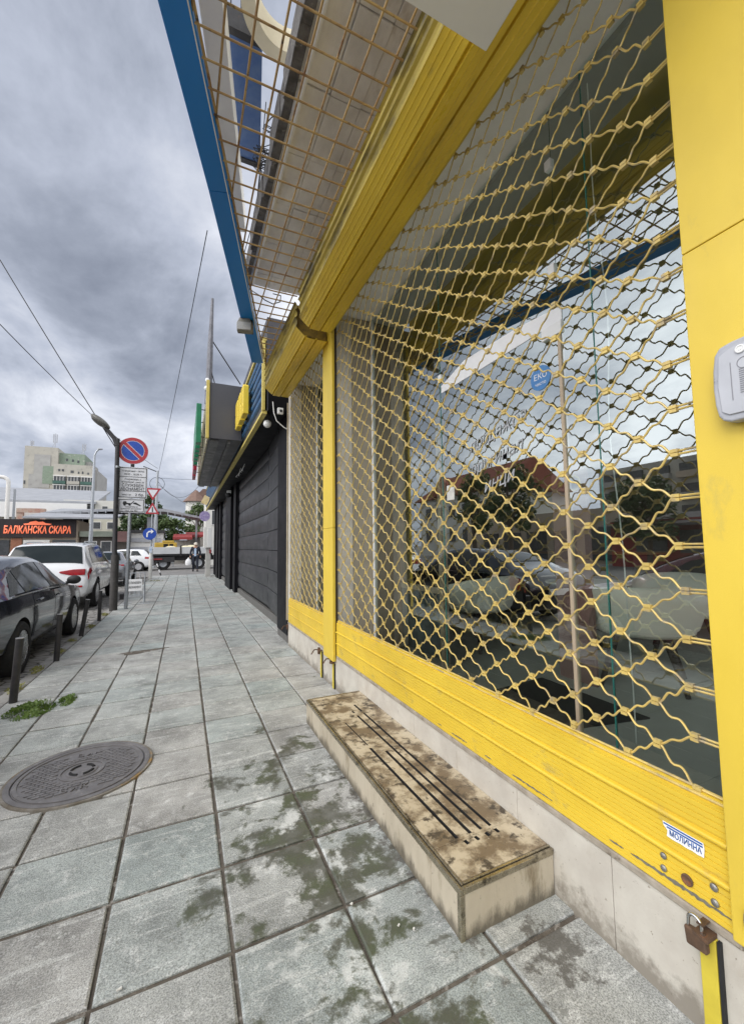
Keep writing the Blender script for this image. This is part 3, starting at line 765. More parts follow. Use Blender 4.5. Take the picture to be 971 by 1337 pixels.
# ------------------------------------------------------------------ shutter boxes
def shutter_box(y0, y1, dz, label):
    t = thing('shutter_box', label, 'shutter box', (1.25, (y0 + y1) / 2, 3.85 + dz), group='yellow shutter boxes')
    def rib(p, q, n, d):
        # ribbed run from p to q, ribs pushed outwards (to the right of travel)
        out = []
        dx, dzz = q[0] - p[0], q[1] - p[1]; L = math.hypot(dx, dzz); nx, nz = dzz / L, -dx / L
        for i in range(n):
            for f, h in ((0.0, 0), (.12, d * .7), (.35, d), (.65, d), (.88, d * .7)):
                u = (i + f) / n; out.append((p[0] + dx * u + nx * h, p[1] + dzz * u + nz * h))
        return out
    def fine(p, q, n, d):
        out = []
        dx, dzz = q[0] - p[0], q[1] - p[1]; L = math.hypot(dx, dzz); nx, nz = dzz / L, -dx / L
        for i in range(n):
            for f, h in ((0.0, -d), (.08, 0), (.92, 0)):
                u = (i + f) / n; out.append((p[0] + dx * u + nx * h, p[1] + dzz * u + nz * h))
        return out
    s = dz
    side = rib((1.046, 4.235 + s), (1.050, 3.965 + s), 3, -.026)
    cham = [(1.066, 3.960 + s), (1.066, 3.955 + s)] + fine((1.062, 3.952 + s), (1.166, 3.862 + s), 4, -.0045)
    bot = [(1.180, 3.878 + s), (1.184, 3.878 + s)] + fine((1.182, 3.853 + s), (1.288, 3.848 + s), 3, -.0045) + [(1.290, 3.868 + s), (1.300, 3.868 + s)] + fine((1.302, 3.852 + s), (1.415, 3.852 + s), 3, -.0045)
    end = [(1.42, 3.856 + s), (1.436, 3.87 + s), (1.438, 4.235 + s)]
    def strip(prof, name, m):
        b = MB(); n = len(prof)
        vs = [(p[0], y0, p[1]) for p in prof] + [(p[0], y1, p[1]) for p in prof]
        fs = [(i, i + 1, n + i + 1, n + i) for i in range(n - 1)]
        b.add(vs, fs)
        o = b.build(name, m, t); so = o.modifiers.new('s', 'SOLIDIFY'); so.thickness = .0025; so.offset = 0
        return o
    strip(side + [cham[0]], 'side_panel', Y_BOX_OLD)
    strip(cham, 'slanted_panel', Y_BOX)
    strip([cham[-1]] + bot + end, 'bottom_panel', Y_BOX)
    core = [(1.075, 4.22 + s), (1.075, 3.97 + s), (1.175, 3.88 + s), (1.42, 3.875 + s), (1.42, 4.22 + s)]
    c = MB(); c.prism(core, 'y', y0 + .03, y1 - .004)
    c.build('end_cap', mat('box_inside', (.30, .20, .03), (.16, .10, .02), 9, .7, spots=[((.05, .04, .02), 12, .5, .2)]), t)
shutter_box(.25, 4.10, 0, 'long near yellow ribbed shutter box over the large window')
shutter_box(4.235, 6.12, -.035, 'shorter far yellow ribbed shutter box with its open brown end showing')

# ------------------------------------------------------------------ yellow posts
def posts():
    t = thing('yellow_post', 'wide flat yellow metal post with a thin seam and a grey box screwed on it', 'post', (1.5, .45, .36), group='yellow posts')
    p = MB(); p.box(1.45, 1.476, .05, .712, .362, 2.430); p.build('lower_cladding', Y_POST, t, bevel=.003)
    p = MB(); p.box(1.45, 1.476, .05, .712, 2.433, 4.3); p.build('upper_cladding', Y_POST, t, bevel=.003)
    p = MB(); p.box(1.4765, 1.60, .06, .700, .37, 4.3); p.build('core', BLACK, t)
    h = MB(); h.lathe([(1e-4, 0), (.018, .002), (.02, .012), (.012, .02), (1e-4, .022)], (1.45, .66, .445), 16, Matrix(((0, 0, -1), (0, .9, 0), (2.1, 0, 0)))); h.build('pull_handle', mat('tan_plastic', (.36, .29, .13), (.28, .22, .09), 12, .4), t, smooth=True)
    t2 = thing('yellow_post', 'slim yellow box-section post standing between the two roller grilles', 'post', (1.52, 4.3, .3), group='yellow posts')
    p = MB(); p.box(1.440, 1.472, 4.135, 4.462, .295, 1.70); p.build('lower_cladding', Y_POST, t2, bevel=.004)
    p = MB(); p.box(1.4725, 1.498, 4.142, 4.455, .36, 4.0); p.build('core', mat('dark_brown_core', (.045, .03, .02), (.03, .02, .015), 5, .6), t2)  # post back coloured dark brown to dim its reflection in the glass
    p = MB(); p.box(1.440, 1.472, 4.135, 4.462, 1.702, 4.0); p.build('upper_cladding', Y_POST, t2, bevel=.004)
    # anchor straps on the plinth
    def strap(y, z1, label, w=.045):
        s = thing('anchor_strap', label, 'strap', (1.47, y, 0), group='yellow anchor straps')
        b = MB(); b.box(1.460, 1.4765, y - w / 2, y + w / 2, .004, z1); b.build('strip', mat('strap_yellow', (.62, .50, .05), (.5, .4, .04), 8, .5, spots=[((.08, .07, .03), 10, .6, .1)]), s, bevel=.002)
        b = MB(); b.box(1.462, 1.4765, y - w / 2 - .010, y - w / 2 - .002, .004, z1); b.build('seal', BLACK, s)
        b = MB(); b.box(1.425, 1.4765, y - .02, y + .02, z1 + .002, z1 + .014); b.build('bracket', RUST, s)
    strap(.785, .312, 'yellow strap down the plinth below the wide post, beside the padlock')
    strap(4.20, .262, 'thin yellow strap down the plinth just below the slim post')
    strap(4.62, .295, 'yellow strap down the plinth below the far grille, next to the small latch')
    def latch(y, lab, z=.30):
        s = MB(); s.box(1.45, 1.4715, y - .014, y + .014, z - .055, z + .02); s.tube([(1.452, y, z - .005), (1.40, y - .02, z + .006), (1.385, y + .05, z - .06)], .007, 6)
        tag(s.build('floor_latch', RUST, None, loc=(1.45, y, z)), lab, 'latch', 'rusty latches on the plinth')
    latch(4.265, 'rusty lever latch sticking out of the plinth under the slim post')
    latch(4.70, 'small rusty latch on the plinth under the far grille rail')
    latch(6.31, 'rusty latch at the black shop end of the plinth')
posts()

# ------------------------------------------------------------------ padlock and box
def small_fittings():
    t = thing('padlock', 'rusty brown padlock with steel shackle hanging from the sill end', 'padlock', (1.44, .80, .27))
    M = Matrix.Rotation(R_(-6), 4, 'X')
    b = MB(); b.obox((1.437, .800, .300), (.022, .056, .050), M); b.build('body', RUST, t, bevel=.005, seg=3)
    b = MB()
    pts = [(1.437, .822, .318)]
    for k in range(11):
        a = math.pi * k / 10; pts.append((1.437, .803 + .0175 * math.cos(a), .346 + .017 * math.sin(a)))
    pts.append((1.437, .786, .318)); b.tube(pts, .0048, 10); b.build('shackle', CHROME, t, smooth=True)
    b = MB(); b.box(1.428, 1.466, .776, .794, .352, .356); b.build('hasp', RUST, t)
    t = thing('junction_box', 'grey plastic box with an engraved plate screwed to the wide yellow post', 'box', (1.44, .53, 1.95))
    b = MB(); prof = []
    for (yy, zz) in ((.628, 1.865), (.634, 1.90), (.636, 1.95), (.634, 2.00), (.628, 2.045), (.615, 2.066), (.585, 2.073), (.45, 2.083), (.41, 2.07), (.40, 1.95), (.41, 1.85), (.45, 1.842), (.60, 1.842), (.618, 1.85)): prof.append((yy, zz))
    b.prism(prof, 'x', 1.408, 1.449); b.build('housing', GREY_PLASTIC, t, bevel=.006, seg=3)
    b = MB(); b.prism([(.617, 1.874), (.622, 1.95), (.616, 2.038), (.59, 2.052), (.45, 2.062), (.45, 1.862), (.60, 1.862)], 'x', 1.4035, 1.409); b.build('face_plate', mat('face_plate_grey', (.50, .51, .54), (.43, .44, .47), 9, .5, spots=[((.22, .22, .23), 30, .66, .08)]), t, bevel=.0015)
    b = MB(); M = Matrix(((0, 0, -1), (0, 1, 0), (1, 0, 0)))
    b.lathe([(.0115, 0), (.0115, .004), (.0085, .0045), (.0075, .002), (.004, .002), (.0038, .0045), (1e-4, .0045)], (1.403, .563, 2.04), 20, M); b.build('screw', WHITE_CLEAN, t, smooth=True, ang=30)
    b = MB(); b.lathe([(.016, 0), (.016, .0012), (.0145, .0012), (.0145, 0), (.016, 0)], (1.4034, .558, 2.00), 24, M)
    for k in range(12):
        zz = 1.983 - k * .006; b.box(1.4022, 1.4036, .545 - .004 * (k % 3), .570, zz - .0011, zz + .0011)
    b.box(1.4022, 1.4036, .588, .5895, 1.90, 2.01)
    b.build('engraving', mat('engrave_grey', (.20, .20, .22), (.25, .25, .27), 20, .6), t)
small_fittings()

# ------------------------------------------------------------------ overhead canopy
def xb(y): return -.026 + (y - 2.02) * .2683
def overhead():
    # blue beam
    t = thing('blue_beam', 'long blue painted steel beam crossing the sky from above to the next fascia', 'beam')
    d = Vector((1.025, 3.82, 0)).normalized(); n = Vector((d.y, -d.x, 0))
    a = Vector((-.108, 2.06, 4.25)) - d * 2.4; b = Vector((.913, 5.92, 4.25)); j = Vector((.185, 3.09, 4.25))
    for p, q in ((a, j - d * .0015), (j + d * .0015, b)):
        m = MB(); m.beam(p, q, .158, .11); m.build('beam_section', BLUE_BEAM, t, bevel=.004)
    m = MB(); m.beam(a + n * .0815 + Vector((0, 0, .018)), b + n * .0815 + Vector((0, 0, .018)), .004, .085); m.build('added_dark_plate', mat('dark_plate_green', (.035, .05, .045), (.025, .035, .03), 5, .7), t)  # added dark plate that keeps the beam dark in the glass reflection
    m = MB(); m.beam(a + n * .083 + Vector((0, 0, -.045)), b + n * .083 + Vector((0, 0, -.045)), .007, .02); m.build('white_edge', WHITE_PAINT, t)
    # wire canopy
    t = thing('wire_canopy', 'flat canopy of rusty tan welded rods stretched between beam and shutter box', 'canopy')
    s = .1467; rr = random.Random(2)
    for k in range(-12, 29):
        y = 1.785 + s * k
        xl = xb(y)
        if xl > 1.04: continue
        bend = rr.uniform(-.004, .004)
        r = MB(); r.tube([(xl, y + rr.uniform(-.004, .004), 4.199), ((xl + 1.05) / 2, y + bend, 4.197), (1.05, y + rr.uniform(-.003, .003), 4.201)], .0066, 6)
        r.build('cross_rod', GRILL_TAN, t, smooth=True)
    x = .714 - s * 10
    while x < 1.06:
        y0 = 0.0; y1 = 2.02 + (x + .026) / .2683
        if y1 > .3:
            pts = [(x + rr.uniform(-.004, .004), y0 + (y1 - y0) * i / 6, 4.211 + rr.uniform(-.003, .003)) for i in range(7)]
            r = MB(); r.tube(pts, .0066, 6); r.build('long_rod', GRILL_TAN, t, smooth=True)
        x += s
    e = MB(); e.tube([(xb(0) + .014, 0, 4.205), (xb(2.9) + .016, 2.9, 4.20), (xb(5.9) + .014, 5.9, 4.205)], .008, 6); e.build('edge_rod', GRILL_TAN, t, smooth=True)
    # pipe under the slab
    p = MB(); p.tube([(.700, -.6, 4.775), (.700, 2.4, 4.772), (.702, 5.0, 4.776)], .019, 12)
    tag(p.build('drain_pipe', WHITE_PAINT, None, smooth=True, loc=(.7, 2, 4.77)), 'thin white pipe running along the underside of the concrete slab edge', 'pipe')
    # steel angle under slab edge
    # blue light box
    t = thing('blue_sign_box', 'weathered blue sign box hung above the wire canopy on thin wires', 'sign box', (.42, 3.65, 5.6))
    a = Vector((.345, 3.095, 5.68)); b = Vector((.505, 4.17, 5.68))
    m = MB(); m.beam(a, b, .29, .16); m.build('casing', mat('weathered_blue', (.045, .10, .26), (.09, .15, .29), 6, .6, 0, .1, 50, spots=[((.25, .29, .36), 30, .64, .1)]), t, bevel=.006)
    m = MB(); m.beam(a - Vector((0, .035, .0)), a + Vector((0, .02, 0)), .31, .19); m.build('end_frame', DARK_IRON, t); m = MB(); m.beam(b - Vector((0, .02, 0)), b + Vector((0, .035, 0)), .31, .19); m.build('end_frame', DARK_IRON, t)
    m = MB()
    for q in (-.1, -.02, .06, .12): m.tube([(a.x + q, a.y, 5.76), (a.x + q * .8 - .05, a.y - .25, 6.7)], .006, 5)
    m.build('hanging_wire', CABLE_M, t)
    # white backboard beside it
    a = Vector((.06, 2.6, 5.35)); b = Vector((.50, 4.75, 5.35))
    m = MB(); m.beam(a, b, .16, .25); tag(m.build('sign_backboard', WHITE_PAINT, None, loc=(.28, 3.6, 5.35), bevel=.005), 'long white sign backboard above the canopy, beside the blue box', 'sign board')
    # cream ring sign
    t = thing('ring_sign', 'large cream coloured ring sign seen from beneath through the wire canopy', 'sign', (.66, 2.83, 5.55))
    m = MB(); m.lathe([(.36, 0), (.36, .22), (.255, .22), (.255, 0), (.36, 0)], (.64, 2.73, 5.5), 40); m.build('ring', mat('cream_enamel', (.74, .68, .52), (.66, .60, .44), 5, .4), t, smooth=True, ang=40)
    m = MB(); m.tube([(.86, 3.06, 5.55), (.95, 3.3, 5.3), (.92, 3.4, 4.98)], .012, 6); m.build('bracket', DARK_IRON, t)
    # tangle of cable
    m = MB()
    for q in range(5):
        pts = []; bx, by = .60 + rr.uniform(-.05, .05), 3.4 + rr.uniform(-.2, .3)
        for i in range(16): pts.append((bx + .07 * math.sin(i * (1.1 + q * .13) + q), by + .1 * i * .12 + .05 * math.cos(i * 1.4 + q), 5.2 + .06 * math.sin(i * .9 + q * 2)))
        m.tube(pts, .004, 5)
    m.tube([(.58, 3.3, 5.3), (.62, 4.2, 5.1), (.60, 5.2, 5.2)], .005, 5); m.tube([(.56, 3.3, 5.35), (.64, 4.4, 5.15), (.7, 5.6, 5.1)], .004, 5)
    tag(m.build('loose_cables', CABLE_M, None, loc=(.6, 3.8, 5.2)), 'tangle of loose black cables beside the concrete slab edge', 'cables')
    m = MB(); pts = [(.62, 4.82, 4.62), (.66, 4.7, 4.5), (.72, 4.62, 4.42), (.80, 4.66, 4.4), (.90, 4.70, 4.4), (.97, 4.62, 4.4), (.95, 4.5, 4.4), (.86, 4.5, 4.4)]
    m.tube(pts, .006, 6); tag(m.build('cable_end', CABLE_M, None, loc=(.8, 4.6, 4.4)), 'curled end of black cable lying on the wire canopy by the slab end', 'cable')
    # white board hanging below the box
    t = thing('white_board', 'plain white sign panel hanging edge-down from above the near shutter box', 'sign board', (.8, 1.0, 3.75))
    m = MB(); m.box(.25, 1.205, .35, 1.305, 3.752, 3.785); m.build('panel', WHITE_CLEAN, t, bevel=.004)
    m = MB(); m.tube([(1.18, 1.22, 3.786), (1.18, 1.235, 3.95)], .006, 6); m.build('hook', STEEL, t); m = MB(); m.tube([(.45, 1.25, 3.786), (.45, 1.25, 4.19)], .006, 6); m.build('hook', STEEL, t)
    # floodlight on the beam
    t = thing('floodlight', 'dusty grey floodlight clamped to the blue beam', 'floodlight', (.62, 4.85, 4.1))
    d = Vector((1.025, 3.82, 0)).normalized()
    M = Matrix.Rotation(R_(-15), 4, 'Z')
    m = MB(); c = Vector((.600, 4.84, 4.12))
    prof = [(-.085, -.075), (.085, -.075), (.085, .02), (.055, .085), (-.055, .085), (-.085, .02)]
    vs = []; fs = []
    for q, (dy, sc) in enumerate(((-.06, 1.0), (.02, 1.0), (.08, .6))):
        for (px, pz) in prof: vs.append(c + M @ Vector((px * sc, dy, pz * sc)))
    for q in range(2):
        for i in range(6): fs.append((q * 6 + i, q * 6 + (i + 1) % 6, (q + 1) * 6 + (i + 1) % 6, (q + 1) * 6 + i))
    fs += [tuple(range(6))[::-1], tuple(range(12, 18))]
    m.add(vs, fs); m.build('housing', mat('dusty_housing', (.26, .25, .22), (.18, .17, .15), 12, .7, .2, .2, 60), t, bevel=.006)
    m = MB(); m.obox(c + M @ Vector((0, -.063, -.02)), (.15, .01, .09), M); m.build('lens', mat('lens_grey', (.35, .35, .34), (.28, .28, .27), 9, .25), t)
    m = MB(); m.obox(c + M @ Vector((.075, .02, .03)), (.03, .10, .16), M); m.build('bracket', DARK_IRON, t)
overhead()

# ------------------------------------------------------------------ black shop next door
def black_shop():
    t = thing('black_shop_building', 'black fronted shop with blue ribbed fascia edged in faded yellow', 'shop', (3.0, 15, 0))
    b = MB(); b.box(1.72, 8, 6.47, 25.4, -.1, 4.4); b.build('wall', PIL_BLACK, t)
    b = MB(); b.box(1.15, 8, 6.47, 25.4, 4.402, 5.25); b.build('roof_block', mat('roof_felt', (.09, .09, .10), (.06, .06, .07), 3, .9), t)
    b = MB(); b.box(1.18, 1.72, 6.475, 25.39, 3.72, 4.40); b.build('soffit', PIL_BLACK, t)
    def pil(xf, ya, yb, z1=3.715, z0=.0):
        b = MB(); b.box(xf, 1.719, ya, yb, z0, z1); b.build('pilaster', PIL_BLACK, t, bevel=.004)
    pil(1.492, 6.462, 7.22, z0=.115)
    pil(1.56, 14.45, 15.1); pil(1.515, 15.6, 17.5); pil(1.56, 20.9, 21.6); pil(1.515, 21.9, 23.2); pil(1.56, 24.6, 25.35)
    b = MB(); b.box(1.50, 1.719, 6.48, 7.20, .0, .112); b.build('pilaster_foot', mat('dirty_base', (.13, .125, .115)), t)
    b = MB(); b.box(1.66, 1.719, 7.22, 25.35, -.02, .16); b.build('base_course', mat('dirty_base', (.13, .125, .115), (.08, .077, .07), 6, .9, 0, .3, 40), t)
    j = MB(); j.box(1.478, 1.4905, 6.445, 6.460, .36, 3.85); j.build('corner_strip', mat('cream_strip', (.6, .52, .36), (.5, .42, .28), 8, .5), t)
    # fascia: ribs and yellow frame
    f = MB(); f.box(1.13, 1.179, 6.50, 25.3, 3.70, 4.86); f.build('fascia_back', GREY_PANEL, t)
    for i in range(6):
        z = 3.93 + i * .155
        r = MB(); prof = [(1.129, z - .052)] + [(1.129 - .05 * math.sin(math.pi * k / 6), z - .052 * math.cos(math.pi * k / 6)) for k in range(1, 6)] + [(1.129, z + .052)]
        r.prism(prof, 'y', 6.58, 25.2); r.build('fascia_rib', SIGN_BLUE, t, smooth=True)
    fr = MB(); fr.box(1.085, 1.165, 6.515, 25.3, 3.645, 3.698); fr.build('lower_trim', FADED_Y, t, bevel=.004)
    fr = MB(); fr.box(1.085, 1.165, 6.50, 6.576, 3.700, 4.859); fr.build('end_trim', FADED_Y, t, bevel=.004)
    fr = MB(); fr.box(1.085, 1.165, 6.50, 25.3, 4.861, 4.915); fr.build('upper_trim', FADED_Y, t, bevel=.004)
    # shutters as things
    def shutter(ya, yb, label, strip):
        s = thing('black_shutter', label, 'shutter', (1.68, (ya + yb) / 2, .2), group='black roll shutters')
        z = .24; m = MB(); e = MB()
        while z < 3.70:
            zt = min(3.71, z + .395)
            n = 5
            prof = [(1.67, z + .004)] + [(1.668 - .016 * math.sin(math.pi * k / n), z + .004 + (zt - z - .008) * k / n) for k in range(1, n)] + [(1.67, zt - .004), (1.70, zt - .004), (1.70, z + .004)]
            m.prism(prof, 'y', ya, yb)
            if strip:
                d = Vector((1.655 - 1.535, ya - .02 - 7.235, 0))
                p0 = Vector((1.535, 7.235, 0)); 
                e.add([(p0.x, p0.y, z + .004), (p0.x + d.x, p0.y + d.y, z + .004), (p0.x + d.x, p0.y + d.y, zt - .004), (p0.x, p0.y, zt - .004),
                       (p0.x + .03, p0.y, z + .004), (p0.x + d.x + .03, p0.y + d.y, z + .004), (p0.x + d.x + .03, p0.y + d.y, zt - .004), (p0.x + .03, p0.y, zt - .004)],
                      [(0, 1, 2, 3), (4, 7, 6, 5), (0, 4, 5, 1), (3, 2, 6, 7), (0, 3, 7, 4), (1, 5, 6, 2)])
            z += .40
        m.build('slat_curtain', SHUT_BLACK, s, smooth=True, ang=30)
        if strip: e.build('angled_panel', SHUT_BLACK, s, bevel=.004)
        g = MB(); g.box(1.63, 1.70, yb + .002, yb + .10, .16, 3.71); g.build('guide', PIL_BLACK, s)
    shutter(9.0, 14.3, 'wide black slatted roll shutter nearest the yellow shop', True)
    shutter(17.6, 20.75, 'middle black slatted roll shutter between two black pilasters', False)
    shutter(23.25, 24.5, 'small black slatted roll shutter at the far end of the black shop', False)
    # projecting grey sign bay
    t = thing('projecting_sign_box', 'dark grey sign box projecting over the pavement with a yellow front edge', 'sign box', (.75, 12, 4.4))
    b = MB(); b.box(.42, 1.075, 9.0, 16.2, 3.80, 5.0); b.build('casing', GREY_PANEL, t, bevel=.006)
    b = MB(); b.box(.355, .417, 8.96, 9.05, 3.79, 5.03); b.build('yellow_edge', FADED_Y, t, bevel=.004)
    b = MB()
    y = 9.1
    while y < 16.0:
        b.box(.385, .418, y, y + .27, 3.79, 5.0); b.box(.400, .4185, y + .272, y + .325, 3.8, 4.98); y += .33
    b.build('front_cladding', mat('mosaic_edge', (.40, .36, .26), (.22, .20, .16), 26, .7, 0, .2, 40, spots=[((.62, .54, .26), 12, .55, .06)]), t)
    b = MB(); b.box(.45, .62, 9.1, 16.1, 3.755, 3.798); b.box(.80, .86, 9.1, 16.1, 3.74, 3.798); b.build('under_rail', mat('dull_zinc', (.22, .22, .22), (.10, .10, .10), 5, .5, .6, spots=[((.4, .4, .4), 9, .6, .1)]), t)
    # channel letters: yellow on the fascia
    labs = ['nearest yellow plastic sign letter standing off the blue fascia', 'second yellow plastic sign letter on the blue fascia', 'third yellow plastic sign letter on the blue fascia, beside the grey box']
    for i, y in enumerate((7.65, 8.10, 8.55)):
        t = thing('sign_letter', labs[i], 'sign letter', (1.0, y, 4.2), group='yellow sign letters')
        m = MB(); m.prism([(y, 3.98), (y + .34, 3.98), (y + .36, 4.02), (y + .36, 4.24), (y + .30, 4.27), (y + .36, 4.30), (y + .36, 4.50), (y + .33, 4.54), (y + .02, 4.54), (y, 4.50)], 'x', .93, 1.035)
        m.build('letter_body', SIGN_Y, t, bevel=.012)
        for z in (4.06, 4.44): m = MB(); m.tube([(1.034, y + .17, z), (1.13, y + .17, z)], .008, 6); m.build('stand_off', DARK_IRON, t)
    gl = ['large green plastic sign letter nearest along the projecting grey sign box', 'middle green plastic sign letter on the projecting grey sign box', 'farthest green plastic sign letter next to the red letters']
    for i, y in enumerate((10.0, 11.05, 12.1)):
        t = thing('sign_letter', gl[i], 'sign letter', (.25, y, 4.3), group='green sign letters')
        m = MB(); m.prism([(y, 3.93), (y + .30, 3.93), (y + .30, 4.30), (y + .6, 4.30), (y + .6, 3.93), (y + .85, 3.93), (y + .85, 4.85), (y + .6, 4.85), (y + .6, 4.5), (y + .3, 4.5), (y + .3, 4.85), (y, 4.85)], 'x', .19, .30); m.build('letter_body', SIGN_GREEN, t, bevel=.008)
        
        for z in (4.1, 4.75): m = MB(); m.tube([(.299, y + .15, z), (.40, y + .15, z)], .01, 6); m.build('stand_off', DARK_IRON, t)
    rl = ['nearer red plastic sign letter at the end of the projecting sign box', 'farther red plastic sign letter at the end of the projecting sign box']
    for i, y in enumerate((13.2, 14.3)):
        t = thing('sign_letter', rl[i], 'sign letter', (.25, y, 4.2), group='red sign letters')
        m = MB(); m.prism([(y, 3.85), (y + .85, 3.85), (y + .85, 4.06), (y + .3, 4.06), (y + .3, 4.5), (y + .85, 4.5), (y + .85, 4.75), (y, 4.75)], 'x', .20, .30); m.build('letter_body', SIGN_RED, t, bevel=.008)
        m = MB(); m.tube([(.299, y + .15, 4.0), (.40, y + .15, 4.0)], .01, 6); m.build('stand_off', DARK_IRON, t)
    # mast and braces
    t = thing('sign_mast', 'tall tapering grey steel mast with brace rods behind the grey sign box', 'mast', (.47, 10.2, 5))
    m = MB(); m.tube([(.44, 10.1, 4.9), (.46, 10.0, 6.3), (.485, 9.95, 7.42)], [.085, .06, .03], 8); m.build('post', mat('grey_mast', (.22, .22, .24), (.15, .15, .165), 9, .6, .2), t, smooth=True)
    m = MB(); m.tube([(.47, 10.0, 6.45), (1.2, 10.4, 5.6)], .014, 6); m.tube([(.46, 10.0, 5.75), (.7, 10.1, 5.0)], .012, 6); m.build('brace_rod', DARK_IRON, t)
    m = MB(); m.ball((.40, 9.98, 5.22), .06, 8); m.ball((.41, 9.98, 5.42), .05, 8); m.build('white_knob', WHITE_CLEAN, t, smooth=True)
    # small wall fittings
    t = thing('security_camera', 'small white square security camera under the end of the far shutter box', 'camera', (1.3, 6.42, 3.85))
    m = MB(); m.box(1.315, 1.405, 6.40, 6.455, 3.64, 3.74); m.build('housing', WHITE_CLEAN, t, bevel=.008)
    m = MB(); m.lathe([(.022, 0), (.022, .014), (.012, .016), (1e-4, .012)], (1.365, 6.399, 3.685), 16, Matrix(((1, 0, 0), (0, 0, -1), (0, 1, 0)))); m.build('lens', INK_BLACK, t, smooth=True)
    m = MB(); m.tube([(1.24, 6.43, 3.83), (1.255, 6.42, 3.65), (1.30, 6.42, 3.52), (1.42, 6.43, 3.43), (1.47, 6.44, 3.41)], .008, 6); tag(m.build('white_cable', CABLE_W, None, loc=(1.3, 6.4, 3.6), smooth=True), 'white cable curling down the black pilaster below the shutter box', 'cable')
    t = thing('globe_lamp', 'small white globe lamp under the yellow edged fascia corner', 'lamp', (1.2, 6.75, 3.6))
    m = MB(); m.ball((1.215, 6.75, 3.555), .066, 10); m.build('globe', WHITE_CLEAN, t, smooth=True)
    m = MB(); m.lathe([(.03, 0), (.03, .06), (.045, .08), (.045, .10)], (1.215, 6.75, 3.615), 14); m.build('holder', DARKPLASTIC, t)
    t = thing('security_camera', 'dark dome security camera with white bracket on the black pilaster', 'camera', (1.45, 15.9, 3.7))
    m = MB(); m.ball((1.42, 15.6, 3.42), .10, 8); m.build('dome', DARKPLASTIC, t, smooth=True)
    m = MB(); m.box(1.38, 1.52, 15.55, 15.75, 3.50, 3.60); m.build('bracket', WHITE_CLEAN, t, bevel=.01)
    m = MB()
    for q in range(5): m.tube([(1.40 + .03 * math.sin(q * 2), 11.0 + q * .3, 3.70), (1.36 + .05 * math.sin(q * 3), 11.2 + q * .3, 3.55 + .04 * math.sin(q * 2.2)), (1.44, 11.6 + q * .3, 3.62)], .008, 5)
    tag(m.build('loose_cables', CABLE_W, None, loc=(1.4, 11.5, 3.6)), 'loop of loose grey cables hanging under the fascia over the wide black shutter', 'cables')
    # meter cabinet and sticker sign at the far end
    t = thing('meter_cabinet', 'tall white utility cabinet on a thick post at the end of the black shop', 'cabinet', (1.15, 23.5, 0))
    m = MB(); m.box(.93, 1.33, 23.3, 23.8, 1.52, 2.62); m.build('cabinet_body', WHITE_PAINT, t, bevel=.012)
    m = MB(); m.box(1.12, 1.33, 23.284, 23.297, 1.56, 2.58); m.build('cabinet_door', WHITE_CLEAN, t, bevel=.006)
    m = MB(); m.box(1.05, 1.30, 23.4, 23.75, -.02, 1.515); m.build('post', mat('grey_post', (.50, .49, .46), (.42, .41, .38), 4, .7), t, bevel=.01)
    m = MB(); m.box(1.22, 1.32, 23.25, 23.39, 1.22, 1.42); m.build('red_box', AWN_RED, t, bevel=.01)
    m = MB(); M = Matrix(((1, 0, 0), (0, 0, -1), (0, 1, 0))); m.lathe([(1e-4, 0), (.24, 0), (.24, .03), (1e-4, .03)], (.86, 20.9, 3.02), 28, M)
    tag(m.build('round_sign', PURPLE, None, loc=(.8, 20.9, 3.05)), 'round purple printed sign hanging at the far end of the black shop', 'sign')
    t = thing('flag_sign', 'cream and orange bracket sign above the round purple sign', 'sign', (1.0, 21.5, 3.9))
    m = MB(); m.obox((.92, 21.5, 3.85), (.30, .08, .42), Matrix.Rotation(R_(25), 4, 'Y')); m.build('panel', mat('cream_sign', (.75, .62, .36), (.66, .50, .22), 9, .5), t, bevel=.01)
    m = MB(); m.tube([(1.02, 21.5, 4.0), (1.12, 21.5, 4.1)], .015, 6); m.build('bracket', DARK_IRON, t)
black_shop()

# ------------------------------------------------------------------ inside the shop
def chair(loc, rz, label):
    t = local_thing('tub_chair', label, 'chair', loc, rz, 'cream chairs in the shop')
    s = MB(); s.lathe([(1e-4, .40), (.22, .40), (.27, .43), (.28, .47), (.25, .50), (1e-4, .51)], (0, 0, 0), 32); s.build('seat', CREAM, t, smooth=True, ang=60)
    b = MB(); n = 24; vs = []; fs = []
    for i in range(n + 1):
        a = R_(-115 + 230 * i / n) + math.pi / 2
        hgt = .80 - .16 * (abs(i - n / 2) / (n / 2)) ** 2
        for (r, z) in ((.285, .46), (.325, .62), (.345, hgt - .02), (.33, hgt), (.305, hgt - .02), (.285, .62), (.25, .50)):
            vs.append((r * math.cos(a), r * math.sin(a), z))
    for i in range(n):
        for k in range(7): fs.append((i * 7 + k, i * 7 + (k + 1) % 7, (i + 1) * 7 + (k + 1) % 7, (i + 1) * 7 + k))
    fs += [tuple(range(7)), tuple(range(n * 7, n * 7 + 7))[::-1]]
    b.add(vs, fs); b.build('backrest', CREAM, t, smooth=True, ang=60)
    for q in range(4):
        a = R_(45 + 90 * q); l = MB(); l.tube([(.17 * math.cos(a), .17 * math.sin(a), .41), (.29 * math.cos(a), .29 * math.sin(a), .0)], [.022, .013], 8); l.build('leg', mat('dark_wood_leg', (.05, .035, .025), (.035, .025, .018), 9, .5), t, smooth=True)
    return t
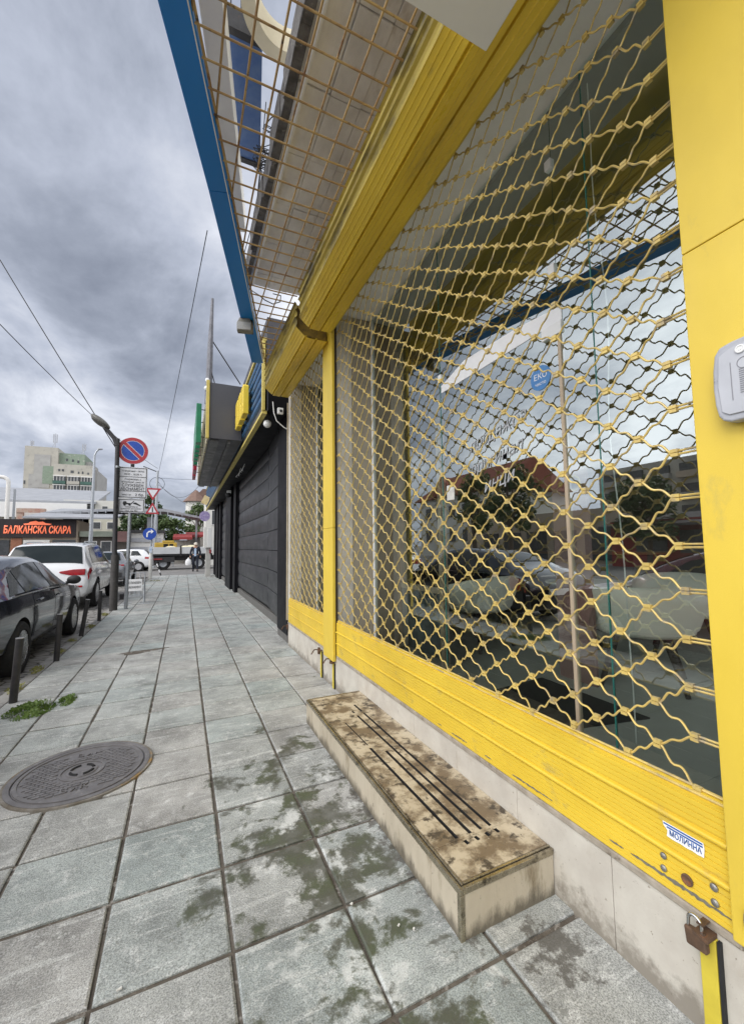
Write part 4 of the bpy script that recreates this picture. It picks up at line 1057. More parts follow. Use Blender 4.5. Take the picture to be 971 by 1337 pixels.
def interior():
    c = chair((3.50, 2.22, .346), R_(120), 'cream tub chair with dark legs just inside the window, nearest the wide post')
    c.scale = (1.38, 1.38, 1.02)
    dup(c, (4.75, 2.55, .346), R_(-60), 'cream tub chair further inside the shop behind the nearest chair')
    dup(c, (3.1, 3.85, .346), R_(190), 'cream tub chair beside the window, left of the door stile')
    t = local_thing('round_table', 'low round pale table between the cream chairs inside the shop', 'table', (4.2, 3.25, .346))
    m = MB(); m.lathe([(1e-4, .69), (.42, .69), (.44, .705), (.44, .72), (1e-4, .735)], (0, 0, 0), 40); m.build('tabletop', CREAM, t, smooth=True, ang=40)
    m = MB(); m.lathe([(.22, 0), (.22, .015), (.03, .03), (.03, .69)], (0, 0, 0), 20); m.build('pedestal', DARK_IRON, t, smooth=True, ang=40)
    m = MB(); m.prism([(2.12, 2.60), (2.03, 1.90), (2.80, 1.75), (2.82, 2.66)], 'z', .346, .354)
    tag(m.build('door_mat', RUBBER, None, loc=(2.4, 2.2, .346)), 'black rubber doormat on the shop floor behind the grille', 'doormat')
    t = thing('wooden_partition', 'brown wooden partition frame standing inside the far end of the window', 'partition', (2.25, 3.8, .345))
    m = MB(); m.box(2.23, 2.30, 4.09, 4.155, .346, 3.6); m.build('post', WOOD, t, bevel=.004)
    m = MB(); m.box(2.23, 2.30, 3.26, 3.315, .346, 2.75); m.build('post', WOOD_LT, t, bevel=.004)
    m = MB(); m.box(2.235, 2.295, 3.317, 4.088, 1.03, 1.085); m.build('rail', WOOD_LT, t, bevel=.004)
    m = MB(); m.box(2.25, 2.28, 3.33, 4.085, .36, 1.025); m.build('lower_panel', mat('mottled_grey_board', (.16, .19, .20), (.05, .06, .065), 5, .5), t)
    t = thing('menu_board', 'pinkish brown board with yellow emblem standing inside the shop', 'board', (3.05, 2.45, .345))
    m = MB(); pr = [(2.30, .345), (2.65, .345), (2.65, 2.10)] + [(2.475 + .175 * math.cos(R_(a)), 2.10 + .07 * math.sin(R_(a))) for a in range(15, 180, 15)] + [(2.30, 2.10)]
    m.prism(pr, 'x', 3.03, 3.06); m.build('panel', PINKBOARD, t)
    m = MB(); Mx = Matrix(((0, 0, -1), (0, 1, 0), (1, 0, 0)))
    m.lathe([(.05, 0), (.055, .003), (.065, .003), (.07, 0)], (3.029, 2.42, 2.02), 24, Mx); m.lathe([(.02, 0), (.025, .003), (.035, .003)], (3.029, 2.55, 2.03), 16, Mx); m.build('emblem', mat('emblem_yellow', (.62, .50, .16), (.5, .4, .12), 9, .5), t)
    t = thing('dark_counter', 'dark counter unit standing deep inside the shop', 'counter', (5.5, 4.2, .345))
    m = MB(); m.box(5.0, 5.6, 3.2, 6.0, .346, 1.35); m.build('body', mat('dark_cabinet', (.035, .028, .024), (.05, .04, .03), 2, .5), t, bevel=.01)
    m = MB(); m.box(4.96, 5.64, 3.15, 6.05, 1.352, 1.39); m.build('top', WOOD, t, bevel=.004)
interior()

# ------------------------------------------------------------------ vehicles
def wheel(t, x, y, r, w, side, spokes=10):
    M = Matrix(((0, 0, side), (0, 1, 0), (-side, 0, 0)))
    m = MB(); m.lathe([(r * .64, -w / 2), (r * .93, -w / 2), (r, -w * .36), (r, w * .36), (r * .93, w / 2), (r * .70, w / 2 + .004), (r * .66, w * .42), (r * .64, -w / 2)], (x, y, r), 36, M)
    ty = m.build('wheel', TYRE, t, smooth=True, ang=40)
    m = MB(); m.lathe([(r * .655, w * .40), (r * .665, w * .47), (r * .62, w * .46), (r * .60, w * .15), (r * .58, -.02), (1e-4, -.02)], (x, y, r), 36, M)
    m.build('rim_barrel', DARKPLASTIC, ty, smooth=True, ang=40)
    m = MB()
    for k in range(spokes):
        a = 2 * math.pi * k / spokes + (.09 if k % 2 else -.09)
        d = Vector((0, math.cos(a), math.sin(a)))
        p = Vector((x + side * w * .33, y, r)); m.beam(p + d * r * .10, p + d * r * .63 + Vector((side * w * .1, 0, 0)), .028, .03, up=(1, 0, 0))
    m.lathe([(1e-4, w * .42), (r * .15, w * .40), (r * .17, w * .2)], (x, y, r), 16, M)
    m.lathe([(r * .60, w * .40), (r * .61, w * .48), (r * .66, w * .47)], (x, y, r), 36, M)
    m.build('rim', RIM, ty, smooth=True, ang=40)
    return ty

def shell(vs, nu, nv, th, hint):
    # a thin closed sheet: outer grid, inner grid and a rim
    W = nu + 1; n = len(vs); vs = [Vector(p) for p in vs]; inner = []
    for j in range(nv + 1):
        for i in range(W):
            a = vs[j * W + min(nu, i + 1)] - vs[j * W + max(0, i - 1)]; b = vs[min(nv, j + 1) * W + i] - vs[max(0, j - 1) * W + i]
            nn = a.cross(b); nn = nn.normalized() if nn.length > 1e-9 else Vector(hint)
            if nn.dot(Vector(hint)) < 0: nn = -nn
            inner.append(vs[j * W + i] - nn * th)
    fs = []
    for j in range(nv):
        for i in range(nu):
            q = (j * W + i, j * W + i + 1, (j + 1) * W + i + 1, (j + 1) * W + i); fs.append(q); fs.append(tuple(k + n for k in q[::-1]))
    edge = [i for i in range(W)] + [j * W + nu for j in range(1, nv + 1)] + [nv * W + i for i in range(nu - 1, -1, -1)] + [j * W for j in range(nv - 1, 0, -1)]
    for a, b in zip(edge, edge[1:] + edge[:1]): fs.append((a, b, b + n, a + n))
    return vs + inner, fs

def car(label, cat, loc, st, paint, wr, yw, ww, win, doors, tail, rearwin, group=None, extras=None, rotz=0, front=None):
    """st: stations (y, zl, zb, zt, wl, wb, wt) rear to front, local z=0 on the road."""
    t = local_thing('parked_car', label, cat, loc, rotz, group)
    def par(y):
        for i, (a, b) in enumerate(zip(st[:-1], st[1:])):
            if a[0] <= y <= b[0]:
                L = b[0] - a[0]; u = (y - a[0]) / L
                pa = st[max(0, i - 1)]; nb = st[min(len(st) - 1, i + 2)]
                out = []
                for k, (p, q) in enumerate(zip(a, b)):
                    d = (q - p) / L
                    m0 = (q - pa[k]) / (b[0] - pa[0]); m1 = (nb[k] - p) / (nb[0] - a[0])
                    # limited tangents: smooth without overshoot
                    m0 = 0 if m0 * d <= 0 else math.copysign(min(abs(m0), 2.5 * abs(d)), d); m1 = 0 if m1 * d <= 0 else math.copysign(min(abs(m1), 2.5 * abs(d)), d)
                    u2, u3 = u * u, u * u * u
                    out.append((2 * u3 - 3 * u2 + 1) * p + (u3 - 2 * u2 + u) * L * m0 + (3 * u2 - 2 * u3) * q + (u3 - u2) * L * m1)
                return out
        return list(st[0] if y < st[0][0] else st[-1])
    def ring(y):
        _, zl, zb, zt, wl, wb, wt = par(y)
        return [(0, zl), (wl * .88, zl), (wl * .985, zl + .10), (wb, zl + (zb - zl) * .50), (wb * .997, zb - .13), (wb * .965, zb), (wt, zt - .06), (wt * .88, zt - .014), (wt * .5, zt + .006), (0, zt + .012)]
    def surf(y, s, side=1):
        r = ring(y); i = min(8, int(s)); u = s - i
        return Vector((side * (r[i][0] + (r[i + 1][0] - r[i][0]) * u), y, r[i][1] + (r[i + 1][1] - r[i][1]) * u))
    ys = []
    for a, b in zip(st[:-1], st[1:]):
        n = max(2, int((b[0] - a[0]) / .08))
        ys += [a[0] + (b[0] - a[0]) * k / n for k in range(n)]
    ys.append(st[-1][0])
    m = MB(); vs = []; fs = []; N = 18
    for y in ys:
        r = ring(y); full = r + [(-p[0], p[1]) for p in r[8:0:-1]]
        vs += [(p[0], y, p[1]) for p in full]
    for i in range(len(ys) - 1):
        for k in range(N): fs.append((i * N + k, i * N + (k + 1) % N, (i + 1) * N + (k + 1) % N, (i + 1) * N + k))
    fs += [tuple(range(N))[::-1], tuple((len(ys) - 1) * N + k for k in range(N))]
    m.add(vs, fs); body = m.build('body', [paint, ARCH], t, smooth=True, ang=28)
    cut = MB()
    for y in yw:
        for s in (-1, 1):
            M = Matrix(((0, 0, s), (0, 1, 0), (-s, 0, 0)))
            cut.lathe([(1e-4, -.32), (wr * 1.13, -.32), (wr * 1.13, .3), (1e-4, .3)], (s * ww, y, wr * 1.02), 40, M)
    boolean(body, cut)
    for p in body.data.polygons: p.use_smooth = True
    body.data.set_sharp_from_angle(angle=R_(28))
    def patch(name, mt, corners, off, side, nu=6, nv=4, parent=None, svals=None):
        # corners (y, s): rear-bottom, front-bottom, front-top, rear-top
        mb = MB(); vs = []; fs = []
        for j in range(nv + 1):
            for i in range(nu + 1):
                u, v = i / nu, j / nv
                y = (corners[0][0] * (1 - u) + corners[1][0] * u) * (1 - v) + (corners[3][0] * (1 - u) + corners[2][0] * u) * v
                if svals: v = (svals[j] - svals[0]) / (svals[-1] - svals[0]); y = (corners[0][0] * (1 - u) + corners[1][0] * u) * (1 - v) + (corners[3][0] * (1 - u) + corners[2][0] * u) * v
                s = (corners[0][1] * (1 - u) + corners[1][1] * u) * (1 - v) + (corners[3][1] * (1 - u) + corners[2][1] * u) * v
                p = surf(y, s, side)
                e = .01
                du = surf(y + e, s, side) - surf(y - e, s, side); dv = surf(y, min(8.99, s + e), side) - surf(y, s - e, side)
                nn = du.cross(dv); 
                if nn.length < 1e-9: nn = Vector((side, 0, 0))
                nn.normalize()
                if nn.dot(Vector((side * .8, 0, .6))) < 0: nn = -nn
                vs.append(p + nn * off)
        vs, fs = shell(vs, nu, nv, .012, (side * .8, 0, .6))
        mb.add(vs, fs); return mb.build(name, mt, parent or t, smooth=True, ang=40)
    for side in (-1, 1):
        for c in win: patch('side_window', CARGLASS, c, .007, side)
        if win:
            ya, yb = win[0][0][0], win[-1][1][0]
            tm = MB(); tm.tube([surf(ya + (yb - ya) * k / 14, 5.06, side) + Vector((side * .006, 0, 0)) for k in range(15)], .009, 6); tm.build('window_trim', CHROME if paint in (NAVY, WHITE_CAR) else DARKPLASTIC, t, smooth=True)
        for (ya, yb) in doors:
            d = patch('door', paint, ((ya + .006, 2.25), (yb - .006, 2.25), (yb - .006, 4.96), (ya + .006, 4.96)), .004, side, 14, 8, svals=[2.25, 2.5, 2.75, 3.0, 3.33, 3.66, 4.0, 4.5, 4.96])
            h = MB(); p = surf(ya + .16, 4.25, side) + Vector((side * .022, 0, 0)); h.beam(p - Vector((0, .0, 0)), p + Vector((0, .17, .01)), .02, .022); h.build('handle', paint, d, bevel=.006)
        for y in yw: wheel(t, side * (ww - .005), y, wr, .21, side)
        for tl in tail:
            patch('tail_lamp', TAIL, tl, .010, side, 4, 4)
        if extras and 'lamp' in extras:
            pts, ya, yb = extras['lamp']; mm = MB(); mm.prism([(side * a, b) for a, b in pts], 'y', ya, yb); mm.build('tail_lamp', TAIL, t, bevel=.012)
        # mirror
        if extras and 'mirror' in extras:
            y, z = extras['mirror']; px = surf(y, 5.0, side)
            mm = MB(); mm.ball((px.x + side * .12, y, z), .11, 10, (1.0, .75, .72)); mm.tube([(px.x, y, z - .05), (px.x + side * .08, y, z - .04)], .03, 6); mm.build('side_mirror', DARKPLASTIC if extras.get('darkmirror') else paint, t, smooth=True)
        if extras and 'rail' in extras:
            y0, y1 = extras['rail']; mm = MB(); pts = []
            for k in range(13):
                yy = y0 + (y1 - y0) * k / 12; p = surf(yy, 7.0, side); lift = .045 * min(1, min(k, 12 - k) / 2); pts.append(p + Vector((0, 0, lift - .01)))
            mm.tube(pts, .017, 6); mm.build('roof_rail', GALV, t, smooth=True)
    def yz(name, mt, polys, off=0):
        mb = MB()
        for (pts, d) in polys:
            n = len(pts); mb.add([p for p in pts] + [(p[0], p[1] + d, p[2]) for p in pts], [tuple(range(n)), tuple(range(n, 2 * n))[::-1]] + [(i, (i + 1) % n, n + (i + 1) % n, n + i) for i in range(n)])
        return mb.build(name, mt, t)
    if rearwin:
        (y0, s0), (y1, s1), wf = rearwin
        # follow the slope between two body stations across the width
        mb = MB(); vs = []; fs = []; n = 10
        a = par(y0); b = par(y1)
        for j in range(5):
            v = j / 4; y = y0 + (y1 - y0) * v; r = ring(y)
            zc = r[9][1]; wt_ = r[6][0]
            for i in range(n + 1):
                u = -1 + 2 * i / n; xx = u * wt_ * wf
                # height on the top of the ring at that width
                au = abs(xx); pts = [r[9], r[8], r[7], r[6]]; z = r[6][1]
                for p, q in zip(pts[:-1], pts[1:]):
                    if p[0] <= au <= q[0] + 1e-6: z = p[1] + (q[1] - p[1]) * ((au - p[0]) / max(1e-6, q[0] - p[0])); break
                vs.append((xx, y - s0, z + s1))
        vs, fs = shell(vs, n, 4, .012, (0, 0, 1))
        mb.add(vs, fs); mb.build('rear_window', CARGLASS, t, smooth=True, ang=40)
    if front:
        (y0, s0), (y1, s1), wf = front
        mb = MB(); vs = []; fs = []; n = 10
        for j in range(5):
            v = j / 4; y = y0 + (y1 - y0) * v; r = ring(y); wt_ = r[6][0]
            for i in range(n + 1):
                u = -1 + 2 * i / n; xx = u * wt_ * wf; au = abs(xx); pts = [r[9], r[8], r[7], r[6]]; z = r[6][1]
                for p, q in zip(pts[:-1], pts[1:]):
                    if p[0] <= au <= q[0] + 1e-6: z = p[1] + (q[1] - p[1]) * ((au - p[0]) / max(1e-6, q[0] - p[0])); break
                vs.append((xx, y + s0, z + s1))
        vs, fs = shell(vs, n, 4, .012, (0, 0, 1))
        mb.add(vs, fs); mb.build('windscreen', CARGLASS, t, smooth=True, ang=40)
    # rear bumper details
    if extras and 'rear' in extras:
        for (name, mt, x0, x1, ya, z0, z1, dep) in extras['rear']:
            for s in ((-1, 1) if x0 > 0 else (1,)):
                mb = MB(); xa, xb_ = sorted((s * x0, s * x1)); mb.box(xa, xb_, ya - dep, ya, z0, z1); mb.build(name, mt, t, bevel=.008)
    return t

ROAD_Z = -.13
def vehicles():
    sedan = [(-2.50, .45, .82, .86, .70, .74, .58), (-2.44, .36, .95, 1.00, .86, .89, .74), (-2.25, .30, 1.01, 1.09, .91, .935, .80), (-1.95, .28, 1.02, 1.17, .93, .95, .77), (-1.6, .26, 1.02, 1.30, .94, .96, .72), (-1.15, .24, 1.01, 1.445, .945, .965, .665),
             (-.6, .23, 1.00, 1.53, .95, .97, .635), (-.1, .23, .99, 1.545, .95, .97, .63), (.35, .23, .98, 1.495, .95, .965, .645), (.8, .23, .97, 1.33, .945, .96, .69), (1.25, .24, .955, 1.07, .94, .955, .80), (1.8, .26, .90, .975, .925, .94, .78), (2.2, .30, .82, .88, .88, .90, .70), (2.42, .38, .68, .72, .74, .76, .58)]
    wins = [((-1.72, 5.14), (-1.20, 5.12), (-1.15, 5.86), (-1.32, 5.80)), ((-1.16, 5.12), (-.04, 5.12), (-.06, 5.92), (-1.09, 5.88)), ((.0, 5.12), (1.14, 5.14), (.42, 5.91), (-.01, 5.92))]
    car('dark navy saloon parked at the kerb beside the bollards', 'car', (-2.88, 8.35, ROAD_Z), sedan, NAVY, .345, (-1.42, 1.40), .875, wins, [(-.98, .02), (.03, 1.05)],
        [((-2.47, 3.5), (-2.18, 3.5), (-2.12, 4.9), (-2.46, 4.9))], ((-1.72, .01), (-1.0, .008), .86), None, {'mirror': (.86, 1.08), 'darkmirror': 1, 'rear': [('number_plate', WHITE_CLEAN, -.26, .26, -2.49, .62, .74, .05)]}, front=((.42, .004), (1.12, .008), .88))
    # second saloon out of frame at the rear, seen in the shop window
    car('dark red saloon parked behind the navy saloon, seen reflected in the shop glass', 'car', (-2.92, 2.75, ROAD_Z), sedan, RED_CAR, .34, (-1.42, 1.40), .875, wins, [(-.98, .02), (.03, 1.05)],
        [((-2.47, 3.5), (-2.18, 3.5), (-2.12, 4.9), (-2.46, 4.9))], ((-1.72, .01), (-1.0, .008), .86), None, {'mirror': (.86, 1.08)}, front=((.42, .004), (1.12, .008), .88))
    suv = [(-2.55, .52, .80, .86, .86, .88, .80), (-2.50, .42, .98, 1.08, .95, .975, .86), (-2.42, .38, 1.12, 1.22, .97, 1.00, .88), (-2.22, .36, 1.17, 1.50, .98, 1.015, .83), (-2.02, .35, 1.18, 1.735, .985, 1.02, .77), (-1.80, .34, 1.18, 1.79, .99, 1.025, .76), (-1.0, .33, 1.17, 1.835, .99, 1.03, .75), (0.0, .33, 1.15, 1.83, .99, 1.03, .75),
           (.5, .33, 1.13, 1.74, .99, 1.03, .76), (1.05, .33, 1.11, 1.40, .99, 1.025, .83), (1.4, .34, 1.09, 1.19, .98, 1.02, .88), (2.0, .36, 1.02, 1.10, .97, 1.0, .84), (2.4, .42, .90, .96, .90, .92, .76), (2.55, .5, .75, .79, .8, .82, .66)]
    swin = [((-1.95, 5.15), (-1.12, 5.15), (-1.12, 5.88), (-1.62, 5.86)), ((-1.06, 5.15), (-.05, 5.15), (-.10, 5.90), (-1.06, 5.89)), ((.03, 5.15), (1.0, 5.15), (.40, 5.88), (-.02, 5.90))]
    car('white sport utility car parked ahead of the navy saloon, rear facing the camera', 'car', (-3.27, 15.6, ROAD_Z), suv, WHITE_CAR, .40, (-1.48, 1.50), .93, swin, [(-1.08, -.02), (0.0, 1.1)],
        [((-2.50, 3.9), (-2.12, 4.15), (-2.12, 4.9), (-2.49, 4.9))], ((-2.38, .012), (-2.03, .012), .93), None,
        {'mirror': (.95, 1.22), 'rail': (-1.7, .3), 'lamp': ([(.90, .96), (.905, 1.12), (.64, 1.115), (.36, 1.07), (.33, 1.045), (.37, 1.015), (.60, .955)], -2.545, -2.42), 'rear': [('rear_reflector', TAIL, .48, .86, -2.47, .64, .69, .10), ('number_plate', WHITE_CLEAN, -.27, .27, -2.47, .86, .97, .06), ('diffuser', DARKPLASTIC, -.80, .80, -2.44, .40, .54, .10)]})
    hatch = [(-2.0, .42, .80, .84, .74, .76, .64), (-1.95, .34, .95, 1.02, .84, .86, .72), (-1.82, .30, 1.0, 1.14, .86, .885, .70), (-1.6, .28, 1.01, 1.40, .87, .895, .62), (-1.35, .27, 1.02, 1.49, .88, .90, .61), (-.6, .26, 1.01, 1.53, .88, .90, .61), (0, .26, 1.0, 1.52, .88, .90, .61), (.4, .26, .98, 1.43, .88, .90, .63), (.95, .26, .96, 1.10, .87, .89, .72), (1.5, .28, .90, .97, .86, .87, .7), (1.9, .33, .78, .82, .8, .81, .64), (2.02, .4, .66, .69, .7, .72, .58)]
    hwin = [((-1.40, 5.15), (-.72, 5.15), (-.72, 5.88), (-1.12, 5.86)), ((-.66, 5.15), (.08, 5.15), (.02, 5.9), (-.66, 5.88)), ((.14, 5.15), (.88, 5.15), (.35, 5.88), (.08, 5.9))]
    car('grey hatchback parked beyond the white car, behind the black lamp post', 'car', (-3.12, 22.6, ROAD_Z), hatch, GREY_CAR, .32, (-1.25, 1.25), .83, hwin, [(-.68, .1), (.12, .9)],
        [((-1.94, 3.9), (-1.62, 3.9), (-1.62, 4.9), (-1.93, 4.9))], ((-1.80, .012), (-1.48, .012), .9), None,
        {'mirror': (.8, 1.05), 'rear': [('tail_lamp', TAIL, .42, .78, -1.90, .84, .97, .07), ('number_plate', WHITE_CLEAN, -.26, .26, -1.95, .70, .80, .06), ('rear_bumper', DARKPLASTIC, -.70, .70, -1.95, .42, .62, .07)]})
    car('white car driving across the junction behind the flatbed truck', 'car', (-3.9, 33.5, -.045), hatch, WHITE_CAR, .32, (-1.25, 1.25), .83, hwin, [(-.68, .1), (.12, .9)],
        [((-1.94, 3.9), (-1.62, 3.9), (-1.62, 4.9), (-1.93, 4.9))], ((-1.80, .012), (-1.48, .012), .9), None, {'mirror': (.8, 1.05)}, rotz=R_(80))
    car('silver car parked by the grill restaurant, behind the white sport utility car', 'car', (-9.6, 36, -.045), hatch, GREY_CAR, .32, (-1.25, 1.25), .83, hwin, [(-.68, .1), (.12, .9)],
        [((-1.94, 3.9), (-1.62, 3.9), (-1.62, 4.9), (-1.93, 4.9))], None, None, {'mirror': (.8, 1.05)}, rotz=R_(95))
    # flatbed truck crossing the street end
    t = thing('flatbed_truck', 'flatbed truck with pale drop sides loaded with yellow sacks at the junction', 'truck', (0, 34, -.045))
    z0 = -.045
    b = MB(); b.box(-2.25, 1.95, 33.0, 35.2, .98, 1.10); b.build('bed_floor', DARKPLASTIC, t, bevel=.01)
    b = MB(); b.box(-2.25, -.27, 32.93, 33.0, 1.11, 1.60); b.box(-.15, 1.95, 32.93, 33.0, 1.11, 1.60); b.box(-2.25, 1.95, 35.2, 35.27, 1.1, 1.6); b.box(-2.32, -2.252, 32.93, 35.27, 1.11, 1.6); b.build('drop_side', TRUCK_W, t, bevel=.01)
    b = MB(); b.box(-.265, -.155, 32.91, 33.02, .95, 1.72); b.build('stake', DARK_IRON, t)
    b = MB(); b.box(-2.2, 4.0, 33.5, 33.65, .62, .96); b.box(-2.2, 4.0, 34.5, 34.65, .62, .96); b.box(-1.9, -.6, 33.05, 33.3, .52, .9); b.build('chassis', DARK_IRON, t)
    for (wx, yy) in ((-1.35, 33.3), (1.0, 33.3), (-1.35, 34.9), (1.0, 34.9), (3.6, 33.3)):
        M = Matrix(((1, 0, 0), (0, 0, -1), (0, 1, 0))); r = .46
        m = MB(); m.lathe([(r * .55, -.12), (r * .95, -.13), (r, -.08), (r, .1), (r * .95, .14), (r * .6, .14), (r * .55, .08)], (wx, yy, z0 + r), 28, M); w = m.build('wheel', TYRE, t, smooth=True, ang=40)
        m = MB(); m.lathe([(r * .6, .10), (r * .5, .12), (r * .2, .06), (1e-4, .12)], (wx, yy, z0 + r), 20, M); m.build('rim', GALV, w, smooth=True)
    b = MB(); b.prism([(2.15, .75), (4.2, .75), (4.25, 1.5), (3.9, 2.35), (2.2, 2.4)], 'y', 33.1, 35.1); b.build('cab', TRUCK_W, t, bevel=.05)
    b = MB(); b.box(-2.3, -1.9, 33.2, 33.4, .5, .62); b.box(-2.35, -1.4, 32.95, 33.02, .70, .80); b.build('tail_bar', AWN_RED, t)
    for i, (x, y, z, s) in enumerate(((-.9, 33.8, 1.35, .55), (.1, 33.6, 1.4, .5), (.7, 33.9, 1.32, .45), (.5, 34.4, 1.45, .5))):
        m = MB(); m.ball((x, y, z), s, 8, (1, .8, .62)); tag(m.build('sack', SACK, None, smooth=True, loc=(x, y, z)), ('left pale yellow sack', 'second pale yellow sack', 'right hand pale yellow sack', 'rear pale yellow sack')[i] + ' piled on the flatbed truck', 'sack', 'sacks on the flatbed truck')
    t = thing('yellow_machine', 'yellow machine with dark cab openings standing on the flatbed truck', 'machine', (-1.1, 35.6, 0))
    b = MB(); b.box(-2.0, -.5, 34.2, 35.0, 1.35, 1.95); b.box(-1.5, -.7, 34.2, 35.0, 1.951, 2.1); b.build('body', MACH_Y, t, bevel=.05)
    b = MB(); b.box(-1.4, -1.1, 34.18, 34.199, 1.5, 1.85); b.box(-1.0, -.75, 34.18, 34.199, 1.5, 1.85); b.box(-1.9, -.6, 34.25, 34.95, 1.12, 1.345); b.build('opening', ARCH, t)
vehicles()

# ------------------------------------------------------------------ pedestrian
def pedestrian():
    t = local_thing('person', 'person in dark navy jacket and pale cap walking towards us with a white bag', 'person', (.70, 29.6, -.045), 0)
    k = 1.10
    J = {'pel': (0, 0, .98, .15), 'wst': (0, .0, 1.12, .145), 'chs': (0, .0, 1.36, .165), 'nek': (0, -.01, 1.52, .062), 'hed': (0, -.03, 1.60, .085), 'top': (0, -.03, 1.72, .075),
         'shL': (-.19, 0, 1.44, .07), 'elL': (-.27, .02, 1.16, .052), 'wrL': (-.28, -.06, .92, .038), 'hnL': (-.28, -.09, .82, .036),
         'shR': (.19, 0, 1.44, .07), 'elR': (.26, .03, 1.16, .052), 'wrR': (.27, -.02, .92, .038), 'hnR': (.27, -.04, .82, .036),
         'hpL': (-.10, 0, .92, .10), 'knL': (-.11, -.06, .50, .07), 'anL': (-.11, .10, .10, .05), 'toL': (-.12, -.04, .04, .045),
         'hpR': (.10, 0, .92, .10), 'knR': (.10, -.12, .52, .07), 'anR': (.11, -.18, .09, .05), 'toR': (.12, -.34, .045, .045)}
    E = [('pel', 'wst'), ('wst', 'chs'), ('chs', 'nek'), ('nek', 'hed'), ('hed', 'top'), ('chs', 'shL'), ('shL', 'elL'), ('elL', 'wrL'), ('wrL', 'hnL'), ('chs', 'shR'), ('shR', 'elR'), ('elR', 'wrR'), ('wrR', 'hnR'), ('pel', 'hpL'), ('hpL', 'knL'), ('knL', 'anL'), ('anL', 'toL'), ('pel', 'hpR'), ('hpR', 'knR'), ('knR', 'anR'), ('anR', 'toR')]
    def skin(names, edges, name, m, grow, root):
        me = bpy.data.meshes.new('tmp'); idx = {n: i for i, n in enumerate(names)}
        me.from_pydata([tuple(c * k for c in J[n][:3]) for n in names], [(idx[a], idx[b]) for a, b in edges], [])
        o = bpy.data.objects.new('tmp', me); COL.objects.link(o)
        md = o.modifiers.new('s', 'SKIN'); sv = me.skin_vertices[0].data
        for n in names:
            r = J[n][3] * k * grow; sv[idx[n]].radius = (r, r * (.72 if n in ('pel', 'wst', 'chs') else 1)); sv[idx[n]].use_root = (n == root)
        sb = o.modifiers.new('u', 'SUBSURF'); sb.levels = 2
        dg = bpy.context.evaluated_depsgraph_get(); nm = bpy.data.meshes.new_from_object(o.evaluated_get(dg)); bpy.data.objects.remove(o)
        nm.materials.clear(); nm.materials.append(m)
        for p in nm.polygons: p.use_smooth = True
        ob = bpy.data.objects.new(name, nm); COL.objects.link(ob); ob.parent = t; ob['_org'] = (0, 0, 0); return ob
    skin(list(J), E, 'body', SKIN, 1.0, 'pel')
    up = ['pel', 'wst', 'chs', 'shL', 'elL', 'wrL', 'shR', 'elR', 'wrR']
    skin(up, [e for e in E if e[0] in up and e[1] in up], 'jacket', NAVY_CLOTH, 1.2, 'pel')
    lo = ['pel', 'hpL', 'knL', 'anL', 'hpR', 'knR', 'anR']
    skin(lo, [e for e in E if e[0] in lo and e[1] in lo], 'trousers', NAVY_CLOTH, 1.15, 'pel')
    for s in (('anL', 'toL'), ('anR', 'toR')): skin(list(s), [s], 'shoe', INK_BLACK, 1.25, s[0])
    m = MB(); m.prism([(-.09, 1.02), (.05, 1.02), (.05, 1.5), (-.02, 1.56), (-.09, 1.5)], 'y', -.20, -.165); m.build('shirt_front', SHIRT, t, bevel=.01)
    m = MB(); m.lathe([(.112, 1.79), (.118, 1.83), (.10, 1.90), (.05, 1.93), (1e-4, 1.935)], (0, -.035, 0), 20); m.obox((0, -.16, 1.795), (.16, .12, .012), Matrix.Rotation(R_(8), 4, 'X')); m.build('cap', HAIR_W, t, smooth=True)
    m = MB(); m.ball((-.02, -.135, 1.725), .016, 6); m.build('nose', SKIN, t, smooth=True)
    g = MB(); g.lathe([(1e-4, .42), (.15, .44), (.20, .58), (.15, .78), (.03, .90), (.02, .95)], (0, 0, 0), 14, Matrix.Diagonal((1, .55, 1)))
    g.v = [(p[0] + .70 - .42, p[1] + 29.45, p[2] - .045) for p in g.v]
    tag(g.build('carrier_bag', VINYL_WHITE, None, smooth=True, loc=(.28, 29.45, .4)), 'white plastic carrier bag held by the walking person', 'bag')
pedestrian()

